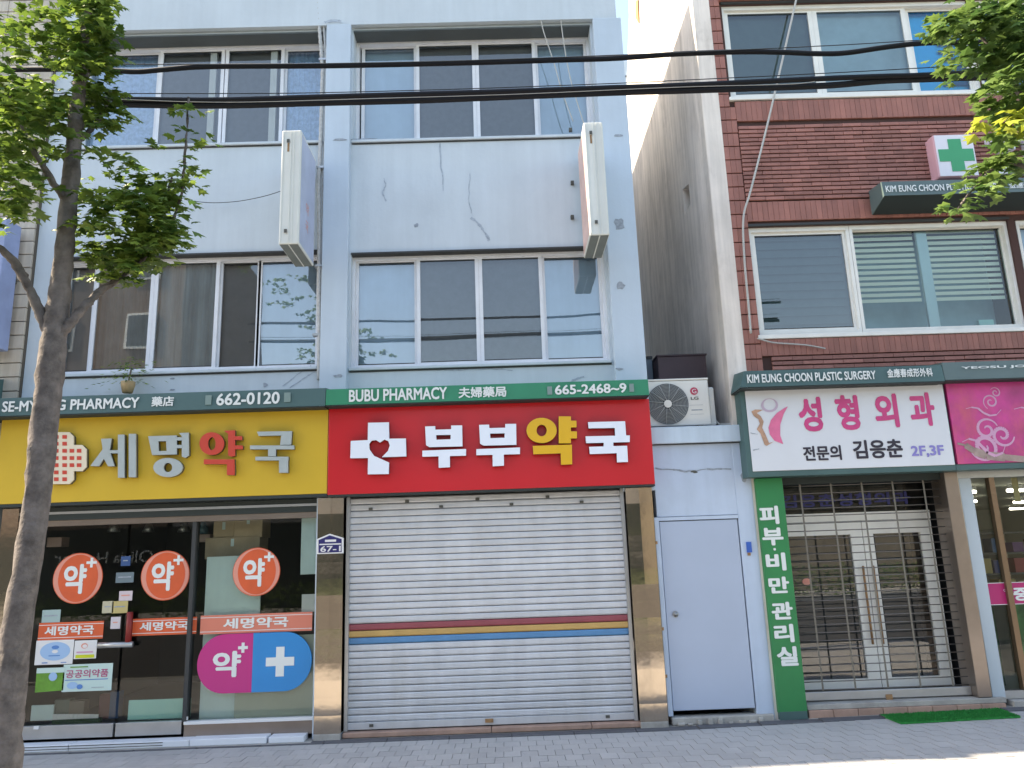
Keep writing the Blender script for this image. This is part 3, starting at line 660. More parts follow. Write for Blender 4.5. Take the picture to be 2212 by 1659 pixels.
# interior
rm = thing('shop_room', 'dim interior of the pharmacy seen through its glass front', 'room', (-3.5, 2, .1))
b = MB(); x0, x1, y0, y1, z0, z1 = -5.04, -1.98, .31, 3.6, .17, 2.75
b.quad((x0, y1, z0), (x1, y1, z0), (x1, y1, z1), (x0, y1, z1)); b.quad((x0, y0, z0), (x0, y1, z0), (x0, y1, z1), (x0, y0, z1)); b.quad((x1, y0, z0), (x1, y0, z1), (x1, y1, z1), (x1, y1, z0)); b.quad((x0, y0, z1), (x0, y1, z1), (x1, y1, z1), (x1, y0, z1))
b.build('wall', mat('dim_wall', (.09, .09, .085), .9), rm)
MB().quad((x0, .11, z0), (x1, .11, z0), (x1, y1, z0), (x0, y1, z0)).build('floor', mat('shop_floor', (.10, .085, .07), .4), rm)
def item(name, label, cat, x0, y0, x1, y1, Y, d, m, bevel=.003, group=None):
    o = rbox(x0, y0, x1, y1, Y, Y + d).build(name, m, None, bevel=bevel); tag(o, label, cat, group); return o
item('display_board', 'tall pale board standing behind the glass under the brown cartons', 'board', 447, 1203, 553, 1552, .14, .02, m_board)
item('display_board', 'olive grey board behind the glass below the capsule sign', 'board', 512, 1376, 678, 1549, .10, .012, m_board2)
item('display_board', 'narrow pale board at the top right of the pharmacy glass', 'board', 652, 1096, 684, 1240, .12, .02, m_board)
item('notice_paper', 'white notice behind the glass beside the left steel pillar', 'notice', 652, 1284, 680, 1321, .10, .004, m_paper)
item('mint_panel', 'mint green panel low behind the glass door', 'panel', 278, 1513, 410, 1551, .16, .02, m_mint)
item('display_board', 'small pale panel at the foot of the left glass door', 'board', 68, 1524, 114, 1556, .16, .02, m_board)
cart = [('brown carton stacked behind the glass, lower wide one', 444, 1162, 560, 1204, .35), ('brown carton behind the glass, upper left of the stack', 462, 1126, 505, 1160, .38), ('brown carton behind the glass, upper right of the stack', 507, 1114, 566, 1160, .36)]
for lb, a, b_, c, d, Y in cart:
    t = thing('carton', lb, 'carton', (AT(a, d, Y)[0], Y, AT(a, d, Y)[1]))
    rbox(a, b_, c, d, Y, Y + .3).build('box', m_card, t, bevel=.004)
    xm_ = (a + c) / 2; rbox(xm_ - 3, b_ + 2, xm_ + 3, b_ + 18, Y - .002, Y - .0005).build('tape', m_board, t)
bt = thing('bottle', 'dark capped bottle standing on a pale box behind the glass', 'bottle', (AT(438, 1153, .5)[0], .5, AT(438, 1153, .5)[1]))
X, Z = AT(438, 1153, .5); MB().tube([(X, .5, Z), (X, .5, Z + .07), (X, .5, Z + .1), (X, .5, Z + .14)], [.055, .055, .03, .028], 14).build('bottle_body', mat('teal_plastic', (.06, .13, .17), .3), bt)
item('product_box', 'pale box under the dark bottle behind the glass', 'box', 421, 1155, 453, 1170, .45, .15, mat('pale_pink', (.42, .31, .28), .6))
item('product_box', 'pink and cream box at the upper left behind the glass', 'box', 102, 1161, 132, 1181, .35, .15, mat('pale_pink2', (.38, .25, .21), .6))
for k, (a, b_, c, d, col) in enumerate(((262, 1202, 281, 1222, (.02, .07, .2)), (251, 1237, 288, 1258, (.12, .17, .2)), (92, 1318, 129, 1344, (.30, .42, .42)), (222, 1299, 244, 1324, (.44, .42, .30)), (243, 1299, 275, 1324, (.46, .38, .16)), (258, 1277, 285, 1297, (.55, .48, .52)), (240, 1333, 259, 1358, (.55, .52, .56)))):
    lab = ['small blue card high on the glass door', 'grey blue card on the glass door under the blue one', 'mint slip above the left orange strip', 'cream slip between the doors', 'ochre slip beside the cream one between the doors', 'white slip with pink print above the ochre slip', 'small white slip above the door handle'][k]
    t = item('notice_slip', lab, 'notice', a, b_, c, d, GY - .004, .0025, mat('slip', col, .6), 0)
    rbox(a + 4, (b_ + d) / 2 - 2, c - 5, (b_ + d) / 2, GY - .0055, GY - .0045).build('print', m_salmon if k in (5, 6) else m_patch, t)
fe = thing('white_picket_strip', 'row of little white pickets at the foot of the glass door', 'edging', (AT(160, 1556, .14)[0], .14, AT(160, 1556, .14)[1]))
for k in range(11):
    x = 114 + k * 9; rbox(x, 1543, x + 7.5, 1556, .14, .15).build('picket', m_paper, fe)
# small goods on the floor behind the door
for k, (a, b_, c, d, col, lb) in enumerate(((215, 1500, 236, 1552, (.10, .025, .03), 'dark red folder upright behind the glass door'), (238, 1495, 254, 1552, (.02, .06, .14), 'dark blue folder upright behind the glass door'), (150, 1515, 180, 1545, (.16, .13, .10), 'brown box on the floor behind the glass door'), (118, 1512, 148, 1545, (.09, .12, .10), 'dull green box on the floor behind the left glass door'))):
    item('folder' if k < 2 else 'product_box', lb, 'folder' if k < 2 else 'box', a, b_, c, d, .2, .1, mat('goods', col, .6))
mt_g = mat('planter_green', (.03, .07, .02), .9, var=.4, vs=60, bump=1.)
ps = item('planter_strip', 'low strip of green turf at the foot of the glass door', 'planter', 112, 1556, 214, 1563, .12, .06, mt_g)
# ceiling lamps inside, unlit
for k, x in enumerate((247, 322, 398)):
    t = thing('pendant_lamp', ['unlit shop lamp hanging above the left round sticker', 'unlit shop lamp hanging between the round stickers', 'unlit shop lamp hanging left of the cartons'][k], 'lamp', (AT(x, 1130, .9)[0], .9, AT(x, 1130, .9)[1]), 'unlit lamps in the pharmacy')
    X, Z = AT(x, 1130, .9); MB().tube([(X, .9, 2.74), (X, .9, Z)], .008, 6).build('cord', m_alum, t); MB().tube([(X, .9, Z), (X, .9, Z - .10)], [.03, .07], 12).build('lamp_shade', m_alum, t)
# round stickers
for k, (x, y, r) in enumerate(((168, 1249, 49.5), (357, 1243, 48.5), (554, 1235, 47.5))):
    Y = GY - .01; X, Z = AT(x, y, Y); rr = r / 1661 * 8.5
    t = thing('round_sticker', ['orange round pharmacy sticker at the left of the glass', 'orange round pharmacy sticker in the middle of the glass', 'orange round pharmacy sticker in front of the pale board'][k], 'sticker', (X, Y, Z), 'orange round stickers on the glass')
    MB().ring(X, Z, rr, rr, Y, Y + .004, n=40).build('rim', m_orange, t)
    MB().ring(X, Z, rr * .975, rr * .965, Y - .002, Y, n=40).build('pale_ring', m_salmon, t)
    MB().ring(X + rr * .02, Z, rr * .80, rr * .93, Y - .0035, Y - .0022, n=40).build('disc', m_orange, t)
    text('약', X - rr * .56, X + rr * .36, Z - rr * .62, Z + rr * .56, Y - .0055, m_wprint, t, bold=.035)
    u = rr * .13; cxx, czz = X + rr * .52, Z + rr * .60
    MB().prism([[(cxx - u * 1.6, czz - u * .4), (cxx - u * .4, czz - u * .4), (cxx - u * .4, czz - u * 1.5), (cxx + u * .4, czz - u * 1.5), (cxx + u * .4, czz - u * .4), (cxx + u * 1.6, czz - u * .4), (cxx + u * 1.6, czz + u * .4), (cxx + u * .4, czz + u * .4), (cxx + u * .4, czz + u * 1.5), (cxx - u * .4, czz + u * 1.5), (cxx - u * .4, czz + u * .4), (cxx - u * 1.6, czz + u * .4)]], Y - .0065, Y - .0056, back=False).build('plus', m_wprint, t)
# orange strips
for k, (a, b_, c, d, ta, tb, tc, td) in enumerate(((85, 1346, 222, 1379, 98, 1352, 203, 1369), (288, 1337, 424, 1369, 303, 1342, 408, 1359), (434, 1330, 674, 1362, 483, 1334, 623, 1351))):
    Y = GY - .006; X0, X1, Z0, Z1 = rect(a, b_, c, d, Y); t = thing('sticker_strip', ['orange lettered strip across the left glass door', 'orange lettered strip across the right glass door', 'salmon lettered strip across the fixed pane above the capsule sign'][k], 'sticker', (X0, Y, Z0), 'orange lettered strips across the glass')
    MB().box(X0, X1, Y - .002, Y, Z0, Z1).build('strip', m_orange if k < 2 else m_orange2, t)
    for z in (Z0 + .02, Z1 - .026): MB().box(X0, X1, Y - .0035, Y - .0022, z, z + .006).build('line', m_paper, t)
    tX0, tX1, tZ0, tZ1 = rect(ta, tb, tc, td, Y); text('세명약국', tX0, tX1, Z0 + .045, Z1 - .035, Y - .0045, m_wprint, t, bold=.03)
# capsule sign
Y = GY - .03; X0, X1, Z0, Z1 = rect(429, 1372, 672, 1491, Y); h = (Z1 - Z0) / 2; cz = (Z0 + Z1) / 2; xs_ = AT(545, 1430, Y)[0]
t = thing('capsule_sign', 'capsule shaped sign, magenta half and cyan half with white plus', 'sign', (cx, Y, Z0)); r = h * .96
t.location = (xs_, Y, Z0); OFF[t.name] = Vector((xs_, Y, Z0))
n = 20
L_ = [(xs_, Z1), (X0 + r, Z1)] + [(X0 + r - r * math.sin(PI * k / n), cz + h * math.cos(PI * k / n)) for k in range(1, n)] + [(X0 + r, Z0), (xs_, Z0)]
R_ = [(xs_ + .001, Z0), (X1 - r, Z0)] + [(X1 - r + r * math.sin(PI * k / n), cz - h * math.cos(PI * k / n)) for k in range(1, n)] + [(X1 - r, Z1), (xs_ + .001, Z1)]
MB().prism([L_], Y, Y + .02).build('magenta_half', m_pinkp, t); MB().prism([R_], Y, Y + .02).build('cyan_half', m_cyanp, t)
text('약', *[AT(461, 1400, Y)[0], AT(522, 1400, Y)[0]], AT(500, 1463, Y)[1], AT(500, 1406, Y)[1], Y - .002, m_wprint, t, bold=.035)
def plus(x, y, a, w_, Y, m, par):
    X, Z = AT(x, y, Y); k = 8.07 / 1661; a *= k; w_ *= k
    MB().prism([[(X - a, Z - w_), (X - w_, Z - w_), (X - w_, Z - a), (X + w_, Z - a), (X + w_, Z - w_), (X + a, Z - w_), (X + a, Z + w_), (X + w_, Z + w_), (X + w_, Z + a), (X - w_, Z + a), (X - w_, Z + w_), (X - a, Z + w_)]], Y - .003, Y - .0005, back=False).build('plus', m, par)
plus(525, 1399, 10, 3, Y, m_wprint, t); plus(605, 1429, 29, 8.5, Y, m_wprint, t)
# posters on the door
def poster(label, a, b_, c, d, m, decos, tilt=0):
    Y = GY - .008; X0, X1, Z0, Z1 = rect(a, b_, c, d, Y); t = thing('poster', label, 'poster', (X0, Y, Z0))
    MB().prism([[(X0, Z0), (X1, Z0 + tilt), (X1, Z1), (X0, Z1 - tilt)]], Y, Y + .003).build('sheet', m, t)
    for i, (u0, v0, u1, v1, mm, kind) in enumerate(decos):
        xa, xb, za, zb = X0 + (X1 - X0) * u0, X0 + (X1 - X0) * u1, Z0 + (Z1 - Z0) * v0, Z0 + (Z1 - Z0) * v1; yy = Y - .002 - .0008 * i
        if kind == 'r': MB().ring((xa + xb) / 2, (za + zb) / 2, (xb - xa) / 2, (zb - za) / 2, yy, yy + .0006, n=26).build('print', mm, t)
        elif kind == 'b': MB().box(xa, xb, yy, yy + .0006, za, zb).build('print', mm, t)
        else: text(kind, xa, xb, za, zb, yy, mm, t, bold=.02)
m_lb = mat('light_blue_print', (.28, .46, .70), .5); m_lb2 = mat('mid_blue_print', (.06, .20, .5), .5); m_yg = mat('lime_print', (.50, .55, .02), .5); m_gn = mat('leaf_green_print', (.10, .28, .03), .5, var=.25, vs=8); m_ms = mat('pale_mint_sheet', (.46, .62, .60), .5); m_pu = mat('plum_print', (.42, .08, .2), .5)
poster('white poster with a light blue round print on the left door', 79, 1384, 156, 1434, m_paper, [(.12, .16, .92, .92, m_lb, 'r'), (.42, .62, .62, .78, m_lb2, 'r'), (.44, .46, .6, .6, m_paper, 'r'), (.36, .34, .66, .38, m_lb2, 'b'), (.2, .06, .35, .1, m_lb2, 'b'), (.7, .06, .85, .09, m_lb2, 'b')])
poster('small white poster with a lime band on the left door', 162, 1384, 207, 1422, m_paper, [(.08, .04, .92, .22, m_yg, 'b'), (.3, .55, .6, .85, m_salmon, 'r'), (.36, .58, .58, .78, m_paper, 'r'), (.12, .32, .85, .40, m_lilac, 'b')])
poster('green poster with a pale top low on the left door', 80, 1443, 136, 1494, m_gn, [(.0, .78, 1, .99, m_ms, 'b'), (.45, .45, .75, .80, m_lb, 'r')], .012)
poster('mint poster with plum letters low on the left door', 138, 1436, 240, 1491, m_ms, [(.06, .50, .92, .80, m_pu, '공공의약품'), (.05, .41, .92, .44, m_lb2, 'b'), (.1, .10, .32, .36, m_lb, 'r'), (.3, .08, .42, .26, m_lb2, 'r'), (.14, .88, .5, .92, m_gn, 'b'), (.6, .12, .85, .14, m_patch, 'b')])

# pot plant on the yellow sign's top
pp_ = thing('potted_plant', 'potted leafy plant standing on top of the dark green strip sign', 'plant', (-3.9, -.12, 3.6))
X, Z = AT(272, 850, -.15); MB().tube([(X, -.12, 3.60), (X, -.12, 3.68), (X, -.12, 3.72)], [.05, .07, .072], 14).build('pot', mat('ochre_pot', (.42, .30, .16), .7, var=.2, vs=15), pp_)
b = MB()
def leafgeo(b, c, s_, nrm, dirv, lobes=True):
    n = Vector(nrm).normalized(); u = Vector(dirv); u = (u - n * u.dot(n)).normalized(); v = n.cross(u)
    if lobes: sh_ = [(0, 0), (.18, -.32), (.05, -.62) if False else (.28, -.55), (.45, -.28), (.70, -.42), (.66, -.18), (1.0, 0), (.66, .18), (.70, .42), (.45, .28), (.28, .55), (.18, .32)]
    else: sh_ = [(0, 0), (.4, -.22), (1, 0), (.4, .22)]
    k = len(b.v)
    for (a, c_) in sh_: b.v.append(tuple(Vector(c) + (u * a + v * c_ + n * (-abs(c_) * .35 - a * a * .2)) * s_))
    m_ = len(sh_); c0 = len(b.v); b.v.append(tuple(Vector(c) + (u * .45 + n * -.03) * s_))
    for i in range(m_): b.f.append((k + i, k + (i + 1) % m_, c0))
def tintify(o, nper):
    me = o.data; a = me.attributes.new('tint', 'FLOAT', 'POINT'); nv = len(me.vertices); vals = np.repeat(np.random.RandomState(5).beta(1.6, 1.8, nv // nper + 1), nper)[:nv]; a.data.foreach_set('value', vals.astype(np.float32))
for k in range(150):
    a = random.uniform(0, 2 * PI); r = abs(random.gauss(0, .16)); z = 3.78 + random.uniform(-.05, .22) - r * .2
    leafgeo(b, (X + r * math.cos(a), -.12 + r * .5 * math.sin(a), z), .055, (random.uniform(-.4, .4), random.uniform(-.8, .1), 1), (math.cos(a), math.sin(a), -.2), False)
o = b.build('foliage', m_leaf, pp_); tintify(o, 5)
MB().tube([(X, -.12, 3.7), (X + .02, -.12, 3.85)], .01, 6).build('stem', m_bark, pp_)

# ================================================================== ANNEX
an = thing('blue_annex', 'low blue annex with a plain steel door between the two buildings', 'annex', (2.0, 0, PZ))
AXR = 2.60
dz0, dz1 = .235, 2.075; dx0, dx1 = 1.60, 2.41
MB().box(dx1 + .012, AXR, -.005, 3.0, .1, 2.88).build('pier', m_annex, an, bevel=.008)
MB().box(1.581, dx1 + .011, .0, .15, 2.125, 2.88).build('wall', m_annex, an)
MB().box(1.56, AXR - .0, -.06, 3.0, 2.885, 3.06).build('cap', m_cap, an, bevel=.006)
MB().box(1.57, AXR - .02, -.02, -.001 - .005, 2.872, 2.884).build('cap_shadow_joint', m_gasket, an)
MB().box(1.545, 1.592, -.02, .1, .19, 2.12).build('door_frame', m_annex, an); MB().box(1.592, dx1 + .011, -.012, .1, 2.085, 2.12).build('door_frame', m_annex, an)
d = MB().box(dx0, dx1, -.004, .04, dz0, dz1).build('door', m_door, an, bevel=.004)
MB().box(dx0 - .005, dx1 + .010, .0, .06, dz1 + .001, dz1 + .009).build('door_gap', m_gasket, an)
X, Z = AT(1460, 1327, -.03); MB().tube([(X, -.005, Z), (X, -.03, Z), (X, -.035, Z)], [.014, .014, .026], 12).build('door_knob', m_alum, d); MB().ring(X, Z, .032, .032, -.009, -.0045, n=16).build('rose', m_alum, d)
for zz in (1.85, 1.0, .55):
    MB().box(1.535, 1.56, -.028, -.0205, zz, zz + .03).build('hinge', m_rust, an)
MB().box(1.57, AXR - .02, -.05, .1, PZ + .013, .18).build('sill', m_conc, an, bevel=.012)
for k in range(9):
    x = 1.62 + k * .1; MB().box(x, x + random.uniform(.04, .09), -.075, -.051, PZ + .013, PZ + .013 + random.uniform(.02, .06)).build('rubble', m_conc, an, bevel=.008)
crack([(1415, 1012), (1480, 1018), (1540, 1013), (1590, 1014)], .018, -.0, an, m_patch); patch(1606, 1030, 6, 12, -.006, an); patch(1500, 1019, 8, 3, 0.0, an, m_bulb)
tt = thing('blue_tag', 'small blue tag fixed to the annex pier beside the green board', 'tag', (2.52, -.01, 1.75))
rbox(1612, 1171, 1625, 1193, -.02, -.006).build('tag_body', mat('tag_blue', (.02, .10, .42), .5), tt); rbox(1615, 1194, 1622, 1200, -.016, -.006).build('tag_hook', m_rust, tt)
# outdoor unit
ac = thing('air_conditioner', 'white air conditioner outdoor unit with round fan grille on the annex roof', 'air conditioner', (1.95, .2, 3.06))
X0, X1, Z0, Z1 = 1.44, 2.245, 3.085, 3.60; AY = .03
MB().box(X0, X1, AY, AY + .30, Z0, Z1 - .022).build('casing', m_ac, ac, bevel=.012); MB().box(X0 - .004, X1 + .004, AY - .006, AY + .305, Z1 - .02, Z1).build('lid', m_ac, ac, bevel=.006)
fx, fz = AT(1442, 873, AY); fr_ = .225
MB().ring(fx, fz, fr_, fr_, AY - .004, AY - .0005, n=40).build('fan_recess', m_acf, ac)
b = MB()
for k in range(1, 13):
    rr = fr_ * (.22 + .78 * k / 12); b.tube([(fx + rr * math.cos(a), AY - .014, fz + rr * math.sin(a)) for a in [2 * PI * i / 36 for i in range(37)]], .0022, 5, cap=False)
for k in range(12):
    a = 2 * PI * k / 12 + .12; b.tube([(fx + .03 * math.cos(a), AY - .018, fz + .03 * math.sin(a)), (fx + fr_ * math.cos(a + .25), AY - .016, fz + fr_ * math.sin(a + .25))], .003, 5)
b.build('fan_guard', m_acw, ac)
b = MB()
for k in range(3):
    a0 = 2 * PI * k / 3; b.prism([[(fx + .05 * math.cos(a0), fz + .05 * math.sin(a0))] + [(fx + .2 * math.cos(a0 + .2 + .25 * i), fz + .2 * math.sin(a0 + .2 + .25 * i)) for i in range(4)] + [(fx + .05 * math.cos(a0 + 1), fz + .05 * math.sin(a0 + 1))]], AY - .008, AY - .006)
b.build('fan_blade', mat('fan_dark', (.045, .055, .06), .4), ac)
MB().ring(fx, fz, .042, .042, AY - .026, AY - .019, n=20).build('hub', m_ac, ac)
gx, gz = AT(1499, 845, AY); MB().ring(gx + .0, gz, .042, .042, AY - .004, AY - .001, n=24).build('badge', m_lg, ac)
text('LG', gx - .042, gx + .042, gz - .095, gz - .062, AY - .003, m_bulb, ac, bold=.02)
text('G', gx - .022, gx + .024, gz - .024, gz + .024, AY - .0055, m_paper, ac, bold=0)
for z in (3.30, 3.20): MB().box(gx - .06, gx + .085, AY - .002, AY - .0005, z, z + .003).build('line', m_patch, ac)
MB().box(gx - .045, gx + .075, AY - .002, AY - .0005, 3.242, 3.254).build('small_print', m_patch, ac)
MB().box(X1 + .001, X1 + .075, AY + .06, AY + .26, Z0 + .0, Z1 - .09).build('valve_cover', m_ac, ac, bevel=.02)
for x in (X0 + .1, X1 - .15): MB().box(x, x + .06, AY + .01, AY + .29, 3.061, 3.084).build('foot', m_bulb, ac)
MB().tube([(X1 + .05, AY + .1, 3.16), (X1 + .12, AY + .12, 3.10), (X1 + .25, AY + .05, 3.09), (X1 + .34, AY + .0, 3.085)], .012, 8).build('hose', m_pale, ac)
mx0, mz1 = AT(1416, 775, .55); mx1, _ = AT(1520, 775, .55)
o = thing('maroon_cabinet', 'dark maroon sheet metal cabinet behind the air conditioner', 'cabinet', (1.95, .6, 3.06))
MB().box(mx0, mx1, .45, 1.0, 3.062, mz1).build('body', m_maroon, o, bevel=.01); MB().box(mx0 - .01, mx1 + .01, .44, 1.01, mz1 + .001, mz1 + .018).build('lid', m_maroon, o)
MB().tube([(mx0 + .2, .7, mz1), (mx0 + .2, .7, mz1 + .07)], .03, 10).build('vent_pipe', m_maroon, o)
o = thing('lean_to', 'grey glazed lean-to box behind the blue building corner', 'lean-to', (1.75, .9, 3.06))
a, z = AT(1380, 785, .9); MB().box(a - .1, mx0 - .012, .7, 1.3, 3.062, z - .0).build('panel', mat('greyblue', (.10, .14, .18), .4), o); MB().box(a - .12, mx0 - .008, .68, 1.32, z + .001, z + .03).build('frame', m_gasket, o)
an2 = thing('rear_wall', 'plain rear wall closing the alley below the annex roof line', 'wall', (2, 3, 0)); MB().box(1.581, 2.44, 3.001, 3.1, .1, 3.05).build('wall_face', m_annex, an2)

# ================================================================== BRICK BUILDING
rb = thing('brick_building', 'red brick and clay tile building right of the alley, with white framed windows', 'building', (5.5, 4, 0))
RX0, RX1 = 2.47, 9.0; RT = 11.5
V2 = (2.865, 5.84, 4.055, 5.335); V3 = (2.825, 5.84, 6.975, 8.24)
V2b = (5.92, 8.6, 4.055, 5.335); V3b = None
holes_wall(RX0 + .006, RX1, 3.3, RT, [V2, V3, V2b, (5.841, 8.5, 6.975, 8.24)], .03, .22).build('wall', m_mortar, rb)
# side wall facing the alley
sw = [(0.0, .1), (5.25, .1), (5.25, 9.0), (4.5, 10.0), (3.75, 11.0), (3.6, RT), (0.0, RT)]
Yw, Zw = AX(1483, 428, RX0); hw = [(Yw - .16, Zw - .16), (Yw + .16, Zw - .16), (Yw + .16, Zw + .20), (Yw - .16, Zw + .12)]
b = MB(); fl = [sw, hw[::-1]]; al = [p for l in fl for p in l]
for X_, flip in ((RX0, False), (RX0 + .2, True)):
    k = len(b.v); b.v += [(X_, p[0], p[1]) for p in al]
    for t_ in tessellate_polygon([[Vector((p[0], p[1], 0)) for p in l] for l in fl]): b.f.append(tuple(k + i for i in t_))
m_ = len(al)
for i in range(len(sw)): j = (i + 1) % len(sw); b.f.append((i, j, j + m_, i + m_))
for i in range(4): j = (i + 1) % 4; q = len(sw); b.f.append((q + i, q + j, q + j + m_, q + i + m_))
b.build('side_wall', m_side_w, rb)
MB().box(RX0 + .201, RX0 + .21, Yw - .3, Yw + .3, Zw - .3, Zw + .3).build('vent_backing', m_black, rb)
MB().box(RX0 - .003, RX0 - .0005, .02, .16, 3.06, RT).build('corner_strip', m_sidep, rb)
b = MB().box(RX0 + .2, RX1, 6.0, 6.1, 3.05, 9.0).box(RX0 + .2, 4.7, 6.0, 6.1, .1, 3.04).box(RX1 - .1, RX1, .22, 6.0, 3.21, RT - .2).box(RX0 + .2, RX1 - .1, .23, 3.5, RT - .2, RT - .01).box(RX0 + .2, RX1 - .1, .23, 6.0, 5.85, 6.0).box(RX0 + .2, RX1 - .1, .23, 6.0, 3.05, 3.2).box(RX0 + .2, RX1 - .1, 2.6, 2.7, 3.2, 5.85).box(RX0 + .2, RX1 - .1, 2.6, 2.7, 6.0, 9.5)
b.box(4.72, 12.7, .4, 11.8, 2.56, 2.6).box(4.72, 4.76, .4, 11.8, .1, 2.55).box(4.72, 12.7, 11.7, 11.8, .1, 2.55)
b.build('carcass', m_black, rb)
Yo, Zo = AX(1378, 40, RX0)
o = MB(); o.v = [(RX0 - .02, Yo - .12, Zo - .2), (RX0 - .02, Yo + .1, Zo + .1), (RX0 - .02, Yo + .02, Zo + .32), (RX0 - .02, Yo - .2, Zo + .25)]; o.f = [(0, 1, 2, 3)]
o = o.build('orange_panel', mat('orange_sheet', (.42, .20, .04), .6), rb)
# clay tile courses on the corner pier
TH = .170; tc = 0
m_t = boxmesh('pier_tile', .0615, .028, TH - .012, m_tile, .003)
z = 3.62
tiles = []
while z < 8.75:
    for i in range(6):
        tiles.append((RX0 + .008 + i * .0632, z))
    z += TH
def blocked(x, z, w_, h_):
    for H in (V2, V3, V2b, (5.841, 8.5, 6.975, 8.24)):
        if x + w_ > H[0] - .002 and x < H[1] and z + h_ > H[2] - .06 and z < H[3] + .03: return True
    return False
for x, z in tiles:
    if not blocked(x, z, .05, TH - .012): piece('pier_tile', m_t, rb, (x, .002 + random.uniform(-.0015, .0015), z))
# upright tiles in the bands above and below the brick panels
m_u = boxmesh('upright_tile', .0600, .028, .19, m_tile, .003)
zt = [(6.655, .255), (5.395, .235), (3.815, .185)]; cnt = 0; extra = MB()
for z, h_ in zt:
    x = RX0 + .008 + 6 * .0632 + .001
    while x < 6.5:
        if cnt < 175: piece('upright_tile', m_u, rb, (x, .002 + random.uniform(-.0015, .0015), z), (1, 1, h_ / .19)); cnt += 1
        x += .0615
    while x < RX1: extra.box(x, x + .06, .002, .03, z, z + h_); x += .0615
z = 8.29
# brick panels
BW, BH = .222, .0528; nb = 0
m_b = boxmesh('brick', BW - .004, .03, BH - .0135, m_brick, .003)
allb = []
for r_ in range(18):
    x = 2.866 - (BW / 2 if r_ % 2 else 0)
    while x < RX1:
        x0 = max(x, 2.866); allb.append((x0, 5.645 + .005 + r_ * BH, min(BW, x + BW - x0))); x += BW
for r_ in range(3):
    x = 2.96 - (BW / 2 if r_ % 2 else 0)
    while x < RX1:
        x0 = max(x, 2.96); allb.append((x0, 3.655 + r_ * BH, min(BW, x + BW - x0))); x += BW
allb.sort(key=lambda q: q[0] > 6.0)
for x, z, w_ in allb:
    if nb < 300 and x < 6.4: piece('brick', m_b, rb, (x, -.006 + random.uniform(-.003, .003), z), (w_ / BW, 1, 1)); nb += 1
    else: extra.box(x, x + w_ - .004, -.006, .024, z, z + BH - .0135)
o = extra.build('brickwork', m_brick, rb); o['kind'] = 'stuff'
for H in (V2, (V3[0], 8.5, V3[2], V3[3])):
    MB().box(H[0] - .03, min(H[1], 8.5) + .03, -.012, .05, H[2] - .05, H[2] - .004).build('sill', m_cream, rb, bevel=.006)
    MB().box(H[0] - .01, H[1] + .01, .004, .05, H[3] + .002, H[3] + .028).build('lintel_joint', m_gasket, rb)
MB().box(V3[0] - .03, 6.6, -.03, .03, 8.27, 8.9).build('upper_band', m_tile, rb)
m_tealg = glass('teal_glass', (.84, .96, .97), .02, 1.0, .05); m_blueg = glass('bright_blue_glass', (.45, .9, 1.0), .03, 1.0, .05)
m_blind = mat('pale_blind', (.86, .86, .68), .7); m_room = mat('dim_blue_room', (.34, .50, .54), .8, var=.2, vs=1.5); m_teal = mat('teal_screen', (.085, .15, .145), .8, var=.06, vs=8)
m_bluew = mat('blue_backing', (.05, .55, .85), .6); m_navy2 = mat('navy_backing', (.015, .09, .19), .6)
w1 = window(rb, (V2[0], 4.02, V2[2], V2[3]), .08, [V2[0] + .03, 4.02 - .02], [(m_gw, m_teal, 0, .01)], m_cream, .05, .055)
w2 = window(rb, (4.025, V2[1], V2[2], V2[3]), .08, [4.04, V2[1] - .02], [(m_tealg, None, 1, .0)], m_cream, .05, .03)
w3 = window(rb, (5.95, 8.55, V2[2], V2[3]), .08, [5.98, 8.5], [(m_gw, m_room, 1, .0)], m_cream, .05, .04)
# striped blinds inside the lower brick windows
for X0, X1, par, cm, n0 in ((4.09, 4.82, w2, m_blind, 13), (4.98, 5.78, w2, m_blind, 13)):
    for k in range(n0):
        z = 4.45 + k * .068; MB().box(X0, X1, .21, .213, z, z + .040).build('blind_strip', cm, par)
for k in range(11): MB().box(V2[0] + .1, 3.93, .162 - .02, .146, 4.2 + k * .1, 4.2 + k * .1 + .05).build('blind_strip', m_teal, w1)
MB().box(4.04, 5.82, .50, .52, 4.08, 5.3).build('room_wall', m_room, w2)
MB().box(4.84, 4.96, .16, .2, 4.1, 5.3).build('inner_post', m_board, w2); MB().box(5.45, 5.62, .24, .3, 4.1, 4.22).build('box_on_sill', m_mint, w2)
u = window(rb, (V3[0], 5.84, V3[2], V3[3]), .08, [V3[0] + .03, 3.95, 5.1, 5.82], [(m_gw, m_teal, 0, -.002), (m_gw, m_room, 0, -.002), (m_blueg, m_bluew, 1, .0)], m_cream, .05, .055)
MB().box(4.22, 4.75, .172, .176, 7.05, 7.86).build('dark_screen', m_screen, u)
u2 = window(rb, (5.845, 8.5, V3[2], V3[3]), .08, [5.87, 7.0, 8.47], [(m_blueg, m_navy2, 0, .0), (m_blueg, m_bluew, 1, .0)], m_cream, .05, .05)
for k in range(9): MB().box(5.48, 6.6, .172 if k < 0 else .176, .18, 7.05 + k * .11, 7.05 + k * .11 + .05).build('blind_strip', m_navy2, u)
